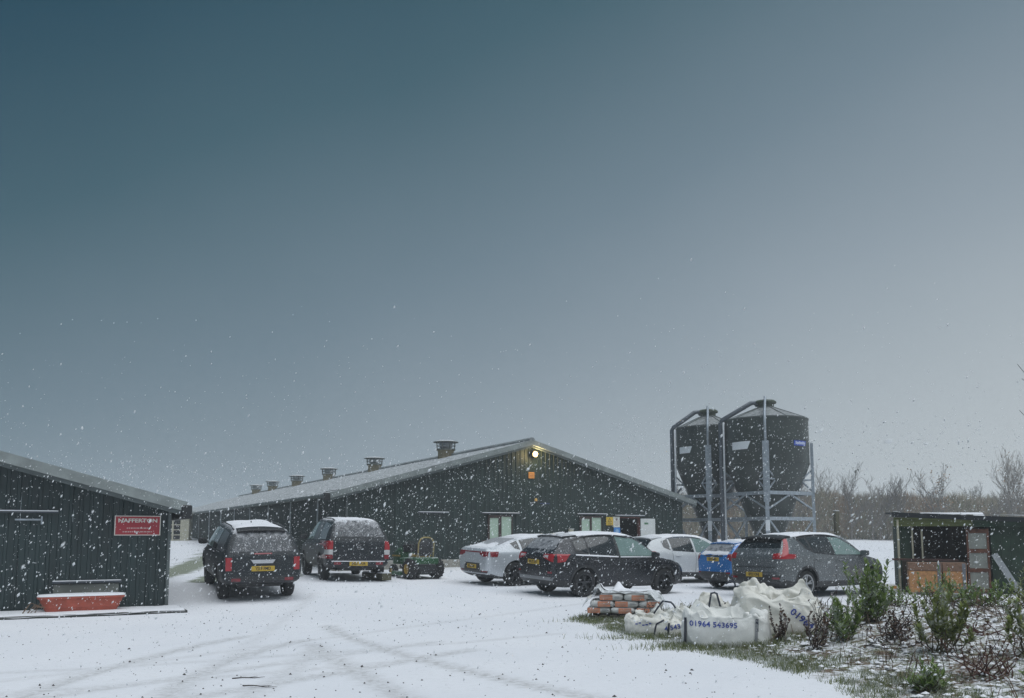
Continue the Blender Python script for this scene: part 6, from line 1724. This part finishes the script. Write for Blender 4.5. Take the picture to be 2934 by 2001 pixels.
# dead leaf litter and clods
V, F = [], []
for _ in range(8000):
    y = 7.2+11*rnd.random(); e = edge_x(y); x = e+0.5+rnd.random()*5.5
    if x > 0.66*y+0.5: continue
    if noise.noise(Vector((x*1.1, y*1.1, 21.0))) < -0.05: continue
    c = Vector((x, y, gz(x, y)+0.012)); az = rnd.uniform(0, 6.283)
    leaf_quads(V, F, c, Vector((math.cos(az), math.sin(az), rnd.uniform(-.1, .6))), Vector((0, 0, 1)), rnd.uniform(.03, .085), rnd.uniform(.02, .045))
me = bpy.data.meshes.new('leaf_litter'); me.from_pydata(V, [], F); me.materials.append(leaf_mat('litter', (0.035, 0.022, 0.014), (0.17, 0.10, 0.06), snow=0.2))
tag(link('leaf_litter', me), 'brown dead leaves and stems lying over the bank', 'leaves', None, 'stuff')
V, F = [], []
for _ in range(2600):       # lumps of snow caught on the litter
    y = 7.2+11*rnd.random(); e = edge_x(y); x = e+0.3+rnd.random()*5.5
    if x > 0.66*y+0.5: continue
    r_ = rnd.uniform(.012, .05); c = Vector((x, y, gz(x, y)+0.01+rnd.random()*0.03)); n = len(V)
    for k in range(6):
        w = k*math.pi/3; V.append((c.x+r_*rnd.uniform(.6, 1.3)*math.cos(w), c.y+r_*rnd.uniform(.6, 1.3)*math.sin(w), c.z))
    V.append((c.x, c.y, c.z+r_*0.45)); F += [(n+k, n+(k+1) % 6, n+6) for k in range(6)]
me = bpy.data.meshes.new('snow_clumps'); me.from_pydata(V, [], F); me.materials.append(M['snow'])
tag(link('snow_clumps', me), 'lumps of snow caught on the bank vegetation', 'snow', None, 'stuff')
# dry stalks standing all over the bank
st = MB()
for _ in range(1500):
    y = 7.6+10.5*rnd.random(); x = edge_x(y)+0.7+rnd.random()**0.8*5.5
    if x > 0.66*y+0.5 or noise.noise(Vector((x*0.8, y*0.8, 31.0))) < -0.1: continue
    h_ = rnd.uniform(0.06, 0.30); z = gz(x, y)-0.01; a_ = rnd.uniform(0, 6.283); l_ = rnd.uniform(0.1, 0.7)*h_
    st.path([(x, y, z), (x+0.4*l_*math.cos(a_), y+0.4*l_*math.sin(a_), z+h_*0.6), (x+l_*math.cos(a_), y+l_*math.sin(a_), z+h_)], [0.005, 0.004, 0.002], 3, cap=False)
st = st.build('dry_stalks', leaf_mat('dry_stalk', (0.04, 0.024, 0.016), (0.20, 0.13, 0.08)))
tag(st, 'dry brown stalks standing out of the snow all over the bank', 'stalks', None, 'stuff')
# grit and small clods on the yard
V, F = [], []
for _ in range(800):
    y = 6.2 + 13*rnd.random()**1.5; x = rnd.uniform(-0.6*y, min(edge_x(y), 0.3*y))
    r_ = rnd.uniform(.006, .016)*(1.7 if rnd.random() < .12 else 1); z = gz(x, y); n = len(V)
    for k in range(5):
        w = k*2*math.pi/5; V.append((x+r_*rnd.uniform(.6, 1.4)*math.cos(w), y+r_*rnd.uniform(.6, 1.4)*math.sin(w), z-0.004))
    V.append((x, y, z+r_*0.8)); F += [(n+k, n+(k+1) % 5, n+5) for k in range(5)]
me = bpy.data.meshes.new('grit'); me.from_pydata(V, [], F); me.materials.append(mat('dark_grit', (0.05, 0.045, 0.04), 0.9))
tag(link('grit', me), 'dark grit and small clods scattered on the snowy yard', 'grit', None, 'stuff')
for (x, y, L, az, lab) in ((-3.0, 10.1, 0.36, 0.15, 'thin dark twig lying on the yard snow in the left foreground'), (-2.72, 9.55, 0.42, -0.35, 'longer forked twig lying on the yard snow nearest the camera')):
    tw = thing('twig', lab, 'twig', (x, y, gz(x, y)), az)
    mb = MB(); mb.path([(-L/2, 0, 0.006), (-L/6, 0.02, 0.012), (L/5, 0.0, 0.008), (L/2, 0.03, 0.012)], [0.007, 0.006, 0.005, 0.002], 5)
    mb.path([(0, 0.01, 0.01), (L/4, 0.08, 0.014)], [0.004, 0.002], 4); mb.build('stick', M['stem_dark'], tw)

# ================================================================== FALLING SNOW
rnd = np.random.default_rng(17)
def flakes(n, y0, y1, r0, r1, power=2.0, zmax=None):
    y = (y0**(power+1) + (y1**(power+1)-y0**(power+1))*rnd.random(n))**(1/(power+1))
    x = (rnd.random(n)*2-1)*(0.66*y+0.3)
    top = 1.65 + np.where(x > 0.12*y, 0.13, 0.085)*y + 0.2*rnd.random(n)**9*y
    z = rnd.random(n)**1.15*top
    r = r0 + (r1-r0)*rnd.random(n)**4
    return np.stack([x, y, z], -1), r
sets = [flakes(23000, 9.0, 31.0, 0.0042, 0.0165, 1.25), flakes(2400, 4.0, 12.0, 0.0028, 0.009, 1.0), flakes(420, 1.4, 4.0, 0.002, 0.0045, 1.3), flakes(46, 0.5, 1.4, 0.002, 0.0042, 1.0), flakes(16, 0.36, 0.7, 0.0032, 0.0055, 1.0)]
cs = np.concatenate([s[0] for s in sets]); rs = np.concatenate([s[1] for s in sets])
gzv = np.array([gz0(a, b) for a, b in cs[:, :2]]); keep = cs[:, 2] > gzv + 0.05
cs, rs = cs[keep], rs[keep]; N = len(cs)
axis = np.array([0.52, -0.1, 0.85]) + rnd.normal(0, 0.28, (N, 3)); axis /= np.linalg.norm(axis, axis=1)[:, None]
sd = np.cross(axis, rnd.normal(0, 1, (N, 3))); sd /= np.linalg.norm(sd, axis=1)[:, None]; sd2 = np.cross(axis, sd)
el = rnd.uniform(1.2, 2.3, N)[:, None]; rr = rs[:, None]
q = rnd.uniform(0.6, 1.0, N)[:, None]
vv = np.stack([cs+axis*rr*el, cs-axis*rr*el, cs+sd*rr, cs-sd*rr*q, cs+sd2*rr*q, cs-sd2*rr], 1).reshape(-1, 3)
tri = np.array([(0, 2, 4), (0, 4, 3), (0, 3, 5), (0, 5, 2), (1, 4, 2), (1, 3, 4), (1, 5, 3), (1, 2, 5)])
ff = (tri[None] + (np.arange(N)*6)[:, None, None]).reshape(-1, 3)
me = bpy.data.meshes.new('snowflakes'); me.from_pydata(vv.tolist(), [], ff.tolist())
me.polygons.foreach_set('use_smooth', [True]*len(me.polygons))
def flake_mat():
    m, nt, p = base_mat('snowflake')
    p.inputs['Base Color'].default_value = (0.93, 0.94, 0.95, 1); p.inputs['Roughness'].default_value = 0.8
    p.inputs['Subsurface Weight'].default_value = 0.0
    tr = nt.nodes.new('ShaderNodeBsdfTranslucent'); tr.inputs['Color'].default_value = (0.9, 0.92, 0.94, 1)
    mx = nt.nodes.new('ShaderNodeMixShader'); mx.inputs[0].default_value = 0.45
    nt.links.new(p.outputs[0], mx.inputs[1]); nt.links.new(tr.outputs[0], mx.inputs[2])
    nt.links.new(mx.outputs[0], nt.nodes['Material Output'].inputs['Surface'])
    return m
me.materials.append(flake_mat())
tag(link('snowflakes', me), 'falling snowflakes in the air over the whole yard', 'snow', None, 'stuff')

# ================================================================== HAZE (snow-filled air)
hz = MB(); hz.box(-1750, 1750, -60, 3150, -2.0, 9.6)
def haze_mat():
    m = bpy.data.materials.new('snow_haze'); m.use_nodes = True
    nt = m.node_tree; nt.nodes.clear()
    o = nt.nodes.new('ShaderNodeOutputMaterial'); v = nt.nodes.new('ShaderNodeVolumePrincipled')
    v.inputs['Color'].default_value = (0.90, 0.94, 0.97, 1); v.inputs['Density'].default_value = 0.0017
    v.inputs['Anisotropy'].default_value = 0.2
    nt.links.new(v.outputs[0], o.inputs['Volume'])
    return m
hz = hz.build('haze', haze_mat())
hz['kind'] = 'stuff'; hz['label'] = 'pale snow haze filling the air over the yard and field'; hz['category'] = 'haze'
